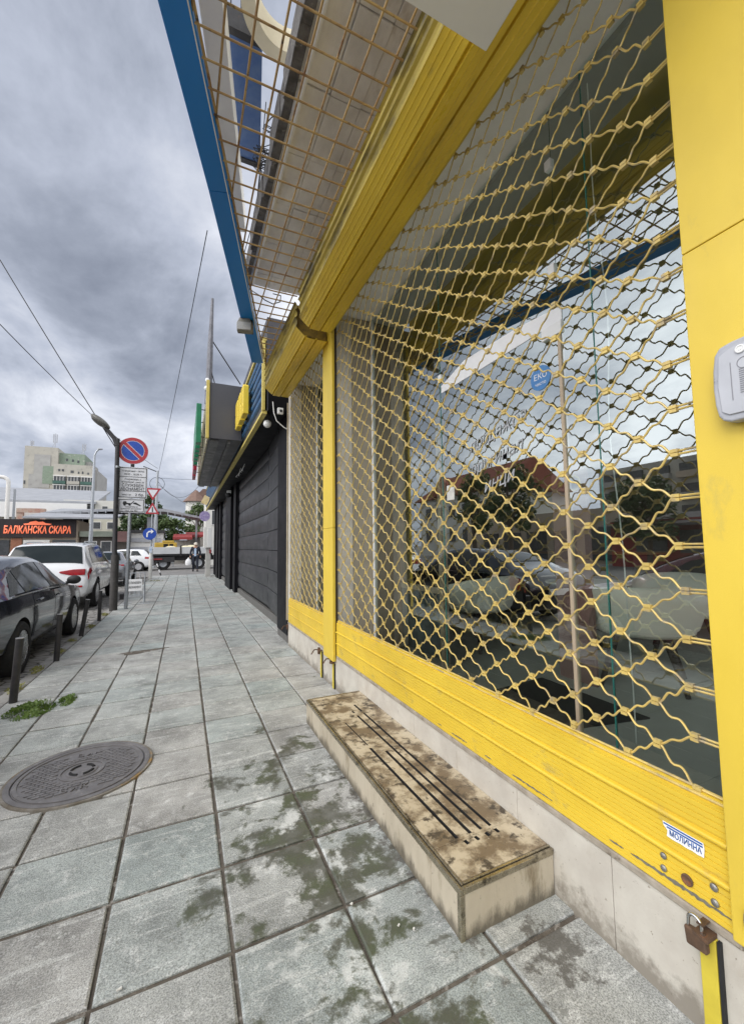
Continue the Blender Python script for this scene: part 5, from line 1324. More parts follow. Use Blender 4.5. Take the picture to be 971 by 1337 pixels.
# ------------------------------------------------------------------ street furniture
def disc_matrix(): return Matrix(((1, 0, 0), (0, 0, -1), (0, 1, 0)))
def street():
    # bollards
    data = [(-1.50, 5.26, .62, .02, 'nearest thin black bollard at the kerb, rising out of a weed clump'), (-1.535, 6.92, .62, .01, 'second thin black bollard beside the navy saloon door'),
            (-1.60, 8.72, .61, .07, 'leaning thin black bollard beside the navy saloon front wheel'), (-1.60, 10.38, .65, .0, 'thin black bollard nearest the black lamp post')]
    first = None
    for (x, y, h, lean, lab) in data:
        if first is None:
            t = local_thing('bollard', lab, 'bollard', (x, y, 0), 0, 'thin black bollards along the kerb')
            m = MB(); m.tube([(0, 0, -.05), (0, 0, h)], .034, 14); m.build('post', DARK_IRON, t, smooth=True, ang=50)
            m = MB(); m.lathe([(.036, h), (.036, h + .006), (1e-4, h + .008)], (0, 0, 0), 14); m.build('cap', STEEL, t)
            first = t; t.rotation_euler = (0, R_(2.5), 0)
        else:
            t = dup(first, (x, y, 0), None, lab); t.rotation_euler = (0, lean * 1.6 + .012, 0)
    t = local_thing('bollard_stub', 'short black stump of a bollard between the lamp post and the kerb', 'bollard', (-1.66, 14.4, 0))
    m = MB(); m.box(-.06, .06, -.06, .06, -.02, .16); m.build('post', DARK_IRON, t, bevel=.02)
    # black lamp post
    t = thing('street_lamp', 'black street lamp with a short arm beside the no parking sign', 'lamp post', (-1.55, 11.9, 0))
    m = MB(); m.tube([(-1.55, 11.9, -.03), (-1.55, 11.9, 1.35)], .088, 14); m.build('base_tube', mat('stickered_pole', (.045, .042, .040), (.07, .065, .06), 9, .6, .1, .2, 40, spots=[((.24, .22, .20), 11, .64, .05)]), t, smooth=True, ang=50)
    m = MB(); m.tube([(-1.553, 11.9, 1.34), (-1.565, 11.9, 1.44), (-1.59, 11.9, 4.30)], [.07, .055, .050], 12); m.build('upper_tube', DARK_IRON, t, smooth=True, ang=50)
    m = MB(); m.tube([(-1.59, 11.9, 4.12), (-1.66, 11.9, 4.30), (-1.86, 11.9, 4.55)], [.06, .055, .05], 10); m.build('arm', DARK_IRON, t, smooth=True)
    M = Matrix.Rotation(R_(38), 4, 'Y')
    m = MB(); m.ball((0, 0, 0), 1, 12, (.26, .17, .085)); c = Vector((-1.97, 11.9, 4.70)); m.v = [tuple(c + M @ Vector(p)) for p in m.v]; m.build('lamp_head', mat('lamp_head_grey', (.16, .155, .14), (.10, .095, .085), 9, .5), t, smooth=True)
    m = MB(); m.ball((0, 0, 0), 1, 12, (.20, .14, .07)); m.v = [tuple(c + M @ (Vector(p) + Vector((-.02, 0, -.035)))) for p in m.v]; m.build('lamp_glass', mat('lamp_lens', (.07, .065, .06), (.1, .1, .09), 6, .15), t, smooth=True)
    m = MB(); m.lathe([(.056, 0), (.056, .05)], (-1.575, 11.9, 3.55), 12); m.build('clamp_band', GALV, t)
    # no parking sign
    t = thing('no_parking_sign', 'grey pole with a round red and blue no parking sign above two white plates', 'sign', (-1.28, 12.0, 0))
    m = MB(); m.tube([(-1.30, 12.03, -.02), (-1.262, 12.03, 3.72)], .042, 12); m.build('pole', GALV, t, smooth=True, ang=50)
    D = disc_matrix(); c = (-1.252, 11.97, 4.03)
    m = MB(); m.lathe([(1e-4, 0), (.345, 0), (.35, .006), (.35, .014), (1e-4, .014)], c, 48, D); d = m.build('disc', SIGN_WHITE, t)
    m = MB(); m.lathe([(.262, 0), (.262, .003), (.343, .003), (.343, 0), (.262, 0)], (c[0], c[1] - .0142, c[2]), 48, D); m.build('red_ring', ROAD_RED, d)
    # blue field in two halves, red bar between
    def seg(sg):
        pts = []
        for k in range(25):
            a = R_(k * 180 / 24); pts.append((.250 * math.cos(a), .250 * math.sin(a)))
        pts = [(p[0], p[1]) for p in pts if p[1] > .052]
        a0 = math.asin(.052 / .25); pts = [(.25 * math.cos(a0 + (math.pi - 2 * a0) * k / 20), .25 * math.sin(a0 + (math.pi - 2 * a0) * k / 20)) for k in range(21)]
        r = R_(-45) + (0 if sg > 0 else math.pi)
        return [(c[0] + p[0] * math.cos(r) - p[1] * math.sin(r), c[2] + p[0] * math.sin(r) + p[1] * math.cos(r)) for p in pts]
    m = MB(); m.prism(seg(1), 'y', c[1] - .0175, c[1] - .0143); m.prism(seg(-1), 'y', c[1] - .0175, c[1] - .0143); m.build('blue_field', ROAD_BLUE, d)
    m = MB(); m.beam((c[0] - .184, c[1] - .0160, c[2] + .184), (c[0] + .184, c[1] - .0160, c[2] - .184), .003, .078, up=(1, 0, 1)); m.build('red_bar', ROAD_RED, d)
    m = MB(); m.box(c[0] - .04, c[0] + .04, 11.985, 12.03, 3.615, 3.685); m.build('bracket', DARK_IRON, t)
    def plate(x0, x1, z0, z1, name='plate'):
        m = MB(); m.box(x0, x1, 11.965, 11.98, z0, z1); p = m.build(name, SIGN_WHITE, t, bevel=.004)
        w = .014; f = MB(); e = .018
        f.box(x0 + e, x1 - e, 11.9605, 11.9645, z0 + e, z0 + e + w); f.box(x0 + e, x1 - e, 11.9605, 11.9645, z1 - e - w, z1 - e)
        f.box(x0 + e, x0 + e + w, 11.9605, 11.9645, z0 + e + w, z1 - e - w); f.box(x1 - e - w, x1 - e, 11.9605, 11.9645, z0 + e + w, z1 - e - w)
        return p, f
    p, f = plate(-1.555, -.905, 2.80, 3.605)
    for z in (3.345, 2.975): f.box(-1.522, -.938, 11.9605, 11.9645, z, z + .012)
    f.build('border', INK_BLACK, p)
    X, Zc = -1.23, 0
    for (s, z, sz, bd) in (('понеделник - петък', 3.50, .062, 0), ('08.00 - 18.00 ч.', 3.415, .07, 0), ('Разрешено с', 3.285, .068, 0), ('абонамент само за', 3.215, .062, 0), ('СЛУЖЕБЕН', 3.125, .105, .012), ('АБОНАМЕНТ', 3.03, .105, .012), ('места:', 2.885, .07, 0), ('2 бр.', 2.885, .09, .01)):
        xx = X if 'места' not in s and 'бр' not in s else (-1.36 if 'места' in s else -1.07)
        text(s, 'lettering', INK_BLACK, p, (xx, 11.9645, z), (1, 0, 0), (0, 0, 1), sz, .003, bold=bd, width={'СЛУЖЕБЕН': .47, 'АБОНАМЕНТ': .53, 'места:': .2, '2 бр.': .2, 'Разрешено с': .36, '08.00 - 18.00 ч.': .40}.get(s, .50))
    p, f = plate(-1.54, -.95, 2.425, 2.785); f.build('border', INK_BLACK, p)
    g = MB()   # tow truck pictogram
    def poly(pts): g.prism([(-1.245 + a, 2.66 + b) for a, b in pts], 'y', 11.9600, 11.9644)
    poly([(-.19, -.02), (-.19, .02), (-.17, .055), (-.12, .055), (-.10, .015), (-.02, .01), (-.02, -.02)]); poly([(-.02, .0), (.055, .075), (.06, .06), (.0, -.015)]); poly([(.03, -.005), (.06, .03), (.10, .03), (.21, -.045), (.20, -.065), (.10, -.025)])
    g.lathe([(1e-4, 0), (.028, 0), (.028, .004), (1e-4, .004)], (-1.395, 11.964, 2.63), 14, D); g.lathe([(1e-4, 0), (.028, 0), (.028, .004), (1e-4, .004)], (-1.285, 11.964, 2.63), 14, D)
    g.build('tow_pictogram', INK_BLACK, p)
    for (s, z) in (('Принудително се', 2.575), ('премества автомобилът', 2.525), ('тел. 02 962', 2.475)): text(s, 'lettering', INK_BLACK, p, (-1.245, 11.9645, z), (1, 0, 0), (0, 0, 1), .05, .003, width=.28 if 'тел' in s else .46)
    # give way / warning / turn right pole
    t = thing('give_way_sign', 'pole with a give way triangle, a small warning triangle and a blue turn arrow disc', 'sign', (-1.51, 23.2, 0))
    m = MB(); m.tube([(-1.51, 23.24, -.02), (-1.50, 23.24, 1.5)], .085, 10); m.build('sleeve', WHITE_PAINT, t, smooth=True, ang=50)
    m = MB(); m.tube([(-1.50, 23.24, 1.5), (-1.49, 23.24, 4.0)], .035, 10); m.build('pole', GALV, t, smooth=True, ang=50)
    def tri(cx, z0, z1, w, down):
        A = [(cx - w, z1), (cx + w, z1), (cx, z0)] if down else [(cx - w, z0), (cx, z1), (cx + w, z0)]
        return A
    def shrink(A, k, dz=0):
        mx = sum(p[0] for p in A) / 3; mz = sum(p[1] for p in A) / 3; return [(mx + (p[0] - mx) * k, mz + (p[1] - mz) * k + dz) for p in A]
    A = tri(-1.49, 3.93, 4.56, .36, True); m = MB(); m.prism(A, 'y', 23.17, 23.19); p = m.build('give_way_plate', ROAD_RED, t); m = MB(); m.prism(shrink(A, .62), 'y', 23.163, 23.169); m.build('white_field', SIGN_WHITE, p)
    A = tri(-1.49, 3.25, 3.84, .31, False); m = MB(); m.prism(A, 'y', 23.17, 23.19); p = m.build('warning_plate', ROAD_RED, t); m = MB(); m.prism(shrink(A, .60), 'y', 23.163, 23.169); m.build('white_field', SIGN_WHITE, p)
    m = MB(); m.box(-1.515, -1.465, 23.158, 23.162, 3.35, 3.6); m.build('symbol', INK_BLACK, p)
    m = MB(); m.lathe([(1e-4, 0), (.30, 0), (.30, .02), (1e-4, .02)], (-1.58, 23.17, 2.25), 36, D); p = m.build('arrow_disc', ROAD_BLUE, t)
    m = MB(); m.prism([(-1.72, 2.08), (-1.66, 2.08), (-1.66, 2.26), (-1.60, 2.33), (-1.52, 2.33), (-1.52, 2.25), (-1.40, 2.365), (-1.52, 2.48), (-1.52, 2.40), (-1.62, 2.40), (-1.72, 2.29)], 'y', 23.142, 23.149); m.build('arrow', VINYL_WHITE, p)
    m = MB(); m.lathe([(1e-4, 0), (.295, 0), (.30, .004), (.285, .004)], (-1.58, 23.149, 2.25), 36, D); m.build('paper_label', SIGN_WHITE, t) if False else None
    m = MB(); m.box(-1.57, -1.45, 23.13, 23.15, 1.30, 1.62); m.build('sticker', mat('pole_sticker', (.3, .42, .6), (.7, .72, .75), 9, .6), t)
    # folding barrier with sign
    t = thing('folding_barrier', 'small grey tubular folding barrier on the pavement carrying a white reserved sign', 'barrier', (-1.15, 13.0, 0))
    m = MB(); x0, x1 = -1.42, -.97
    for yy, s in ((12.86, -1), (13.14, 1)):
        m.tube([(x0, 13.0 + s * .20, 0), (x0, 13.0 + s * .02, .84), (x1, 13.0 + s * .02, .84), (x1, 13.0 + s * .20, 0)], .013, 8)
        m.tube([(x0, 13.0 + s * .16, .22), (x1, 13.0 + s * .16, .22)], .010, 8)
        for k in range(1, 4): m.tube([(x0 + (x1 - x0) * k / 4, 13.0 + s * .16, .22), (x0 + (x1 - x0) * k / 4, 13.0 + s * .02, .84)], .007, 6)
        m.tube([(x0 - .12, 13 + s * .20, .012), (x0 + .14, 13 + s * .20, .012)], .011, 6); m.tube([(x1 - .12, 13 + s * .20, .012), (x1 + .14, 13 + s * .20, .012)], .011, 6)
    m.build('frame', GALV, t, smooth=True, ang=50)
    m = MB(); m.box(-1.36, -1.02, 12.84, 12.85, .36, .68); p = m.build('sign_plate', VINYL_WHITE, t, bevel=.004)
    text('СЛУЖЕБЕН', 'lettering', INK_BLACK, p, (-1.19, 12.8395, .58), (1, 0, 0), (0, 0, 1), .085, .003, bold=.01, width=.29); text('АБОНАМЕНТ', 'lettering', INK_BLACK, p, (-1.19, 12.8395, .46), (1, 0, 0), (0, 0, 1), .085, .003, bold=.01, width=.29)
    # leaning striped stub near the junction
    t = thing('marker_post', 'short black and white striped marker post leaning at the junction', 'marker post', (-1.1, 27.5, 0))
    for k in range(5):
        m = MB(); m.tube([(-1.18 - .055 * k, 26.6, -.04 + .17 * k), (-1.18 - .055 * (k + 1), 26.6, -.04 + .17 * (k + 1))], .035, 8); m.build('band', INK_BLACK if k % 2 == 0 else VINYL_WHITE, t)
    # tall grey lamp, far-left curved post
    t = thing('street_lamp', 'tall slim grey street lamp in front of the apartment block', 'lamp post', (-5.25, 30, -.1))
    m = MB(); m.tube([(-5.25, 30, -.1), (-5.22, 30, 3.2), (-5.2, 30, 7.4)], [.13, .10, .06], 10); m.build('pole', GALV, t, smooth=True)
    m = MB(); m.tube([(-5.2, 30, 7.38), (-5.12, 30, 7.62), (-4.98, 30, 7.78)], .05, 8); m.build('arm', GALV, t, smooth=True)
    m = MB(); m.ball((-4.93, 30, 7.80), .16, 8, (1, .6, .4)); m.build('lamp_head', GREY_PLASTIC, t, smooth=True)
    t = thing('curved_post', 'thick white tubular post with a curved top behind the grill restaurant at the left edge', 'post', (-18.2, 58, 0))
    m = MB(); pts = [(-17.95, 58, -.1), (-18.0, 58, 9.1)] + [(-18.0 - .6 + .6 * math.cos(R_(a)), 58, 9.1 + .6 * math.sin(R_(a))) for a in range(15, 100, 15)] + [(-20.2, 58, 9.8)]
    m.tube(pts, .20, 12); m.build('tube', WHITE_PAINT, t, smooth=True)
    m = MB(); m.tube([(-17.5, 58.3, -.1), (-17.5, 58.3, 8.4)], .12, 10); m.build('side_tube', GALV, t, smooth=True)
    # utility pole behind
    t = thing('utility_pole', 'slim concrete utility pole with coiled wires behind the give way sign', 'pole', (-1.6, 33, 0))
    m = MB(); m.tube([(-2.2, 38, -.1), (-2.15, 38, 8.0)], [.14, .10], 10); m.build('pole', GALV, t, smooth=True)
    m = MB(); m.tube([(-2.15 + .55 * math.cos(a * .42), 38, 6.9 + .55 * math.sin(a * .42)) for a in range(16)], .02, 6); m.tube([(-2.15, 38, 7.9), (-3.2, 38, 8.3)], .04, 6); m.build('wire_coil', CABLE_M, t)
    # overhead wires
    def wire(pts, lab, r=.012, sag=.0):
        p0, p1 = Vector(pts[0]), Vector(pts[1]); P = []
        for i in range(21):
            u = i / 20; q = p0.lerp(p1, u); q.z -= sag * 4 * u * (1 - u); P.append(q)
        m = MB(); m.tube(P, r, 5, caps=False); tag(m.build('overhead_wire', CABLE_M, None, loc=P[10]), lab, 'wire', 'overhead wires')
    wire(((-4.9, 12, 9.8), (-1.59, 11.95, 4.0)), 'upper overhead wire running from the left edge to the black lamp post', .011, .05)
    wire(((-5.6, 13, 8.6), (-2.15, 38, 8.2)), 'lower overhead wire running from the left edge past the black lamp post', .014, .45)
    wire(((.33, 9.7, 8.9), (-2.15, 38, 7.4)), 'single overhead wire slanting down from the blue beam to the utility pole', .011, .25)
    wire(((-2.15, 38, 7.4), (1.3, 36, 7.1)), 'short level overhead wire between utility pole and black shop end', .012, .02)
    wire(((-2.15, 38, 7.2), (1.25, 36, 7.0)), 'slack sagging overhead wire beyond the give way sign', .014, 1.4)
    wire(((-2.15, 38, 6.9), (3.5, 60, 5.6)), 'overhead wire falling towards the red market stalls', .014, .3)
street()

# ------------------------------------------------------------------ plants
def leaf_cloud(mb, c, r, n, size, rnd, flat=1.0):
    for _ in range(n):
        while True:
            p = Vector((rnd.uniform(-1, 1), rnd.uniform(-1, 1), rnd.uniform(-1, 1)))
            if p.length <= 1: break
        p = Vector((p.x * r, p.y * r, p.z * r * flat)) + Vector(c)
        s = size * rnd.uniform(.6, 1.4)
        a = Vector((rnd.gauss(0, 1), rnd.gauss(0, 1), rnd.gauss(0, .6))).normalized(); b = a.cross(Vector((rnd.gauss(0, 1), rnd.gauss(0, 1), rnd.gauss(0, 1)))).normalized()
        mb.add([p - a * s, p + b * s * .45, p + a * s, p - b * s * .45], [(0, 1, 2, 3)])
def tree(label, loc, h, cr, leaf, seed, n=26, per=90, size=.22, group='trees along the streets'):
    rnd = random.Random(seed)
    t = local_thing('broadleaf_tree', label, 'tree', loc, 0, group)
    tr = MB(); top = Vector((rnd.uniform(-.3, .3), rnd.uniform(-.3, .3), h * .62))
    tr.tube([(0, 0, -.2), (top.x * .3, top.y * .3, h * .25), top, top + Vector((0, 0, h * .25))], [h * .03, h * .024, h * .015, h * .005], 8)
    cl = MB()
    for i in range(n):
        a = rnd.uniform(0, 6.28); rr = cr * math.sqrt(rnd.random()) * .85; z = h * .38 + h * .58 * rnd.random()
        sh = math.sin(math.pi * min(1, max(.12, (z - h * .3) / (h * .72)))) ** .6
        c = Vector((rr * sh * math.cos(a), rr * sh * math.sin(a), z))
        leaf_cloud(cl, c, cr * rnd.uniform(.22, .38), per, size, rnd, .75)
        if i % 2 == 0: tr.tube([top * rnd.uniform(.6, 1.0), (top + c) / 2 + Vector((0, 0, -.1)), c], [h * .010, h * .007, h * .003], 5)
    tr.build('trunk', BARK, t, smooth=True); cl.build('crown', leaf, t)
    return t
def plants():
    tree('dark green tree behind the give way sign at the junction', (-4.6, 62, -.1), 8.6, 2.6, LEAF_B, 1)
    tree('lighter green bushy tree beyond the flatbed truck', (-1.6, 58, -.1), 5.6, 2.4, LEAF, 2)
    tree('small dark tree left of the lighter bushy tree', (-6.8, 66, -.1), 6.6, 2.2, LEAF_B, 3)
    tree('green tree in front of the white turreted house', (2.0, 66, -.1), 8.2, 2.3, LEAF, 4)
    tree('large tree on the opposite pavement, seen reflected in the shop window, nearest', (-19, 24, -.1), 7.6, 2.5, LEAF_B, 5, 24, 150, .17, 'trees across the street')
    tree('large tree on the opposite pavement, seen reflected beside the red roofed house', (-20, 29.5, -.1), 8.0, 2.3, LEAF, 6, 24, 150, .17, 'trees across the street')
    tree('small round tree on the opposite pavement, seen reflected in front of the apartments', (-21, 15, -.1), 5.6, 2.2, LEAF_B, 7, 24, 140, .16, 'trees across the street')
    rnd = random.Random(11)
    spots = [(-1.27, 4.93, .17, 900, .048, 'dense low weed clump at the foot of the nearest bollard'), (-1.02, 5.08, .12, 330, .04, 'small trailing weed spur right of the dense weed clump'), (-1.62, 5.75, .13, 130, .05, 'sparse yellowish weeds in the kerb joint beyond the nearest bollard'),
             (-1.64, 6.5, .12, 120, .05, 'weeds in the kerb joint before the second bollard'), (-1.63, 7.5, .12, 110, .05, 'weeds in the kerb joint after the second bollard'), (-1.64, 8.3, .10, 80, .045, 'weeds in the kerb joint before the leaning bollard'),
             (-1.62, 9.6, .13, 110, .05, 'weeds in the kerb joint after the leaning bollard'), (-1.62, 11.2, .15, 120, .05, 'yellow green weeds around the foot of the black lamp post'), (-1.15, 21.6, .3, 120, .05, 'flat dry weeds at the foot of the give way sign')]
    for (x, y, r, n, s, lab) in spots:
        m = MB()
        for q in range(n):
            a = rnd.uniform(0, 6.28); d = r * math.sqrt(rnd.random()); px, py = x + d * math.cos(a) * (.6 if r < .16 else 1.1), y + d * math.sin(a) * 1.5
            hgt = s * rnd.uniform(.3, 1.2) * (1.2 - d / r * .6); lean = Vector((rnd.gauss(0, .5), rnd.gauss(0, .5), 1)).normalized(); w = Vector((math.cos(a + 1), math.sin(a + 1), rnd.uniform(-.3, .3))) * s * .24
            b = Vector((px, py, -.004)); tp = b + lean * hgt
            m.add([b + lean * hgt * .25, b + lean * hgt * .7 + w, tp, b + lean * hgt * .65 - w], [(0, 1, 2, 3)])
        tag(m.build('weed_clump', WEED if 'clump at' in lab or 'spur' in lab else mat('dry_weed', (.19, .21, .06), (.30, .28, .10), 20, .7), None, loc=(x, y, 0)), lab, 'weeds', 'weed clumps along the kerb')
    for i, (x, y, l, a, lab) in enumerate(((-.168, 1.735, .024, .2, 'white paper scrap lying in a tile joint in the foreground'), (.845, 1.49, .016, 1.2, 'white paper scrap on the soil beside the stone step corner'), (.80, 1.53, .011, .5, 'tiny torn paper bit next to the scrap at the step corner'), (.668, 1.70, .016, 2.0, 'pale crumpled scrap at a tile corner near the step'))):
        m = MB(); M = Matrix.Rotation(a, 4, 'Z'); m.obox((x, y, .006), (l * .7, .007, .003), M @ Matrix.Rotation(.12, 4, 'Y')); m.obox((x + .003, y + .002, .0075), (l * .4, .006, .002), M @ Matrix.Rotation(-.3, 4, 'Y'))
        tag(m.build('paper_scrap', PAPER, None, loc=(x, y, .008)), lab, 'litter', 'paper scraps on the pavement')
    m = MB(); rr = random.Random(8)
    pts = []
    for k in range(44):
        a = 2 * math.pi * k / 44; e = 1 + .22 * math.sin(3 * a + 1) + rr.uniform(-.13, .13)
        px, py = .27 * math.cos(a) * e, .095 * math.sin(a) * e; pts.append((-.53 + px, 6.95 + py + px * .22))
    m.prism(pts, 'z', -.01, .0035); tag(m.build('patch_of_dirt', MUD, None, loc=(-.5, 6.95, 0)), 'dark patch of dirt over a broken paving tile in the middle of the pavement', 'dirt patch')
plants()

# ------------------------------------------------------------------ distant buildings
def wins(t, face, items, name='window', m=None, d=.06, frame=True):
    # face 'y': y plane facing the camera; items (x0,x1,z0,z1)
    for (x0, x1, z0, z1) in items:
        b = MB(); b.box(x0, x1, face - d, face - .005, z0, z1); w = b.build(name, WHITE_PAINT if frame else (m or WINDOW_DK), t)
        if frame:
            e = (x1 - x0) * .08; b = MB(); b.box(x0 + e, x1 - e, face - d - .012, face - d - .002, z0 + e, z1 - e); b.build('pane', m or WINDOW_DK, w)
def background():
    # apartment block
    t = thing('apartment_block', 'tall patched concrete apartment block with green balconies and rooftop aerials', 'apartment block', (-27, 120, 0))
    b = MB(); b.box(-34.6, -28.2, 120, 132, 0, 26.2); b.build('blind_wall', APT_CREAM, t)
    b = MB(); b.box(-33.6, -31.6, 119.93, 119.995, 15.8, 19.5); b.box(-32.7, -29.6, 119.90, 119.97, 16.3, 24.3); b.build('grey_insulation', APT_GREY, t)
    b = MB(); b.box(-31.0, -28.3, 119.86, 119.96, 17.3, 21.6); b.build('green_insulation', APT_GREEN, t)
    b = MB(); b.box(-28.2, -23.0, 121, 132, 0, 25.2); b.build('tower_wall', APT_GREEN, t)
    b = MB(); b.box(-23.0, -21.9, 122, 132, 0, 23.6); b.build('stair_tower', APT_GREY, t)
    b = MB(); b.box(-28.0, -20.3, 116, 120.9, 0, 21.6); b.build('front_wall', APT_CREAM, t)
    b = MB(); b.box(-20.28, -19.6, 117, 131, 0, 20.8); b.build('side_wall', APT_GREY, t)
    wins(t, 121, [(-26.8, -26.4, 23.3, 23.9), (-25.6, -25.2, 23.2, 23.8), (-24.5, -24.1, 23.0, 23.6)], frame=False)
    wins(t, 116, [(-27.1, -26.7, 19.9, 20.4), (-26.4, -26.0, 19.9, 20.4), (-24.7, -24.1, 19.6, 20.2), (-23.3, -23.0, 19.5, 20.0), (-22.5, -22.2, 19.5, 20.1), (-21.4, -21.1, 19.4, 19.9)], frame=False)
    wins(t, 120, [(-29.9, -29.6, 22.9, 23.6), (-34.5, -34.2, 17.1, 17.9), (-31.4, -31.0, 17.3, 18.9)], frame=False)
    for r in range(5):
        z = 17.6 - r * 2.1
        for i, x in enumerate((-27.9, -25.2, -22.6)):
            bb = MB(); bb.box(x, x + 2.4, 115.2, 115.99, z - .75, z - .05); bal = bb.build('balcony', APT_TEAL if (r + i) % 2 == 0 and r < 3 else (TAN_PL if (r + i) % 3 == 0 else APT_CREAM), t)
            bb = MB(); bb.box(x + .05, x + 2.35, 115.55, 115.98, z, z + 1.0); bb.build('balcony_glazing', WINDOW_DK, bal)
            bb = MB()
            for q in range(4): bb.box(x + .1 + q * .6, x + .18 + q * .6, 115.45, 115.54, z, z + 1.0)
            bb.box(x, x + 2.4, 115.4, 115.99, z + 1.02, z + 1.25); bb.build('balcony_frame', WHITE_PAINT, bal)
    for (x, z, h, w) in ((-34.1, 26.2, 2.0, .25), (-31.2, 26.2, .6, .2), (-29.6, 26.2, 4.2, .32), (-23.6, 25.2, 3.2, .3)):
        m = MB(); m.tube([(x, 123, z), (x, 123, z + h)], .08, 6)
        for q in (-w, w): m.box(x + q - .10, x + q + .10, 122.9, 123.1, z + h * .45, z + h * .95)
        m.tube([(x - .8, 123, z), (x, 123, z + h * .5)], .05, 5); m.build('aerial', GREY_PLASTIC, t)
    # grey roofed hall, left
    t = thing('market_hall', 'low market hall with grey sheet roof and white fascia behind the grill restaurant', 'market hall', (-17, 70, 0))
    b = MB(); b.box(-30, -12.2, 72, 90, 0, 8.2); b.build('wall', PLASTER_W, t)
    b = MB(); b.prism([(71.4, 8.2), (84, 11.4), (84, 11.7), (71.4, 8.5)], 'x', -30.4, -12.0); b.build('roof', ROOF_GREY, t)
    b = MB(); b.prism([(-30, 6.2), (-15.9, 6.0), (-13.0, 7.2), (-13.0, 8.15), (-30, 8.15)], 'y', 70.8, 71.3); b.build('white_fascia', WHITE_CLEAN, t)
    b = MB(); b.box(-20.6, -19.9, 69.6, 70.2, 0, 7.2); b.box(-18.0, -17.5, 69.6, 70.2, 0, 7.2); b.box(-20.6, -17.5, 69.5, 69.59, 6.6, 7.2); b.build('red_portal', mat('brown_red_portal', (.42, .22, .17), (.5, .42, .34), 3, .7), t)
    # grill restaurant
    t = thing('grill_restaurant', 'low brick grill restaurant with black banner lettered in orange', 'restaurant', (-11.8, 45, 0))
    b = MB(); b.box(-17, -8.9, 45.2, 52, -.1, 4.2); b.build('wall', TAN_PL, t)
    b = MB(); b.box(-14.9, -9.0, 44.9, 45.15, 2.62, 4.22); bn = b.build('banner', BANNER, t)
    text('БАЛКАНСКА СКАРА', 'lettering', ORANGE, bn, (-11.72, 44.89, 3.25), (1, 0, 0), (0, 0, 1), .88, .03, bold=.03, shear=.1, width=4.75)
    m = MB(); m.prism([(-12.7, 3.72), (-10.9, 3.72), (-10.75, 3.82), (-11.2, 3.88), (-11.4, 4.02), (-11.7, 3.98), (-11.9, 4.08), (-12.3, 3.98), (-12.4, 3.86), (-12.75, 3.82)], 'y', 44.86, 44.89); m.build('flame_emblem', ORANGE, bn)
    for (x0, x1, mt) in ((-14.5, -13.7, WINDOW_DK), (-12.75, -10.9, WHITE_PAINT)): b = MB(); b.box(x0, x1, 45.05, 45.19, .3, 2.4); b.build('shutter' if mt is WHITE_PAINT else 'doorway', mt, t)
    b = MB(); b.box(-13.6, -12.85, 45.04, 45.19, -.1, 2.55); b.build('brick_pier', BRICK, t)
    b = MB(); b.box(-10.7, -9.0, 45.06, 45.19, 1.2, 2.4); b.build('window', WINDOW_DK, t)
    b = MB(); b.prism([(44.0, 4.25), (56, 6.0), (56, 6.15), (44.0, 4.4)], 'x', -12.6, -5.8); b.build('canopy_roof', ROOF_GREY, t)
    # row of kiosks beyond restaurant
    t = thing('kiosk_row', 'row of dim market kiosks with green awning edge right of the grill restaurant', 'kiosk', (-7, 46, 0))
    b = MB(); b.box(-8.8, -4.9, 46, 50, -.1, 3.0); b.build('wall', mat('dim_kiosk', (.13, .11, .095), (.09, .08, .07), 2, .8), t)
    b = MB(); b.box(-8.8, -5.0, 45.5, 45.95, 2.7, 3.2); b.build('awning', mat('pale_awning', (.40, .43, .36), (.30, .34, .27), 3, .8), t)
    b = MB(); b.box(-6.0, -5.0, 45.2, 45.45, 2.2, 3.2); b.build('sign_panel', mat('maroon_panel', (.22, .12, .11), (.18, .1, .09), 3, .7), t)
    wins(t, 46, [(-8.5, -7.5, .4, 2.3), (-7.2, -6.3, .4, 2.3)], frame=True)
    # white building
    t = thing('white_building', 'pale three storey building behind the black lamp post', 'building', (-10, 72, 0))
    b = MB(); b.box(-16, -8.2, 72, 86, 0, 8.8); b.build('wall', PLASTER_W, t)
    b = MB(); b.box(-12.5, -6.8, 70, 71.95, 0, 6.0); b.build('front_wing', mat('cream_plaster', (.58, .56, .46), (.52, .5, .41), 1, .9), t)
    wins(t, 70, [(-12.0, -11.0, 4.4, 5.5), (-10.3, -9.3, 4.4, 5.5), (-8.6, -7.6, 4.4, 5.5), (-11.8, -10.8, 2.4, 3.4), (-9.9, -8.9, 2.4, 3.4), (-8.2, -7.3, 2.4, 3.4)])
    wins(t, 72, [(-15.2, -14.2, 6.9, 8.0), (-13.2, -12.4, 6.9, 8.0), (-11.3, -10.5, 6.9, 8.0)])
    b = MB(); b.box(-9.6, -8.0, 75, 78, 8.8, 10.0); b.build('roof_hut', APT_GREY, t)
    # covered walkway
    t = thing('covered_walkway', 'long flat grey canopy roof on posts crossing the junction', 'canopy', (-4, 50, 0))
    b = MB(); b.prism([(-12.4, 4.9), (-7, 5.35), (-2.0, 5.45), (1.6, 4.75), (1.6, 4.95), (-2.0, 5.75), (-7, 5.62), (-12.4, 5.1)], 'y', 48.5, 52.5); b.build('roof', ROOF_GREY, t)
    b = MB()
    for i in range(20): b.box(-12.2 + i * .7, -12.12 + i * .7, 48.42, 48.48, 4.8 + .4 * math.sin(i * .16), 5.1 + .4 * math.sin(i * .16))
    b.build('roof_purlin', GALV, t)
    for x in (-9.5, -3.1, 1.2): b = MB(); b.box(x - (.55 if x == -3.1 else .1), x + (.45 if x == -3.1 else .1), 49.5, 50.0, -.1, 4.9); b.build('post', ROOF_GREY, t)
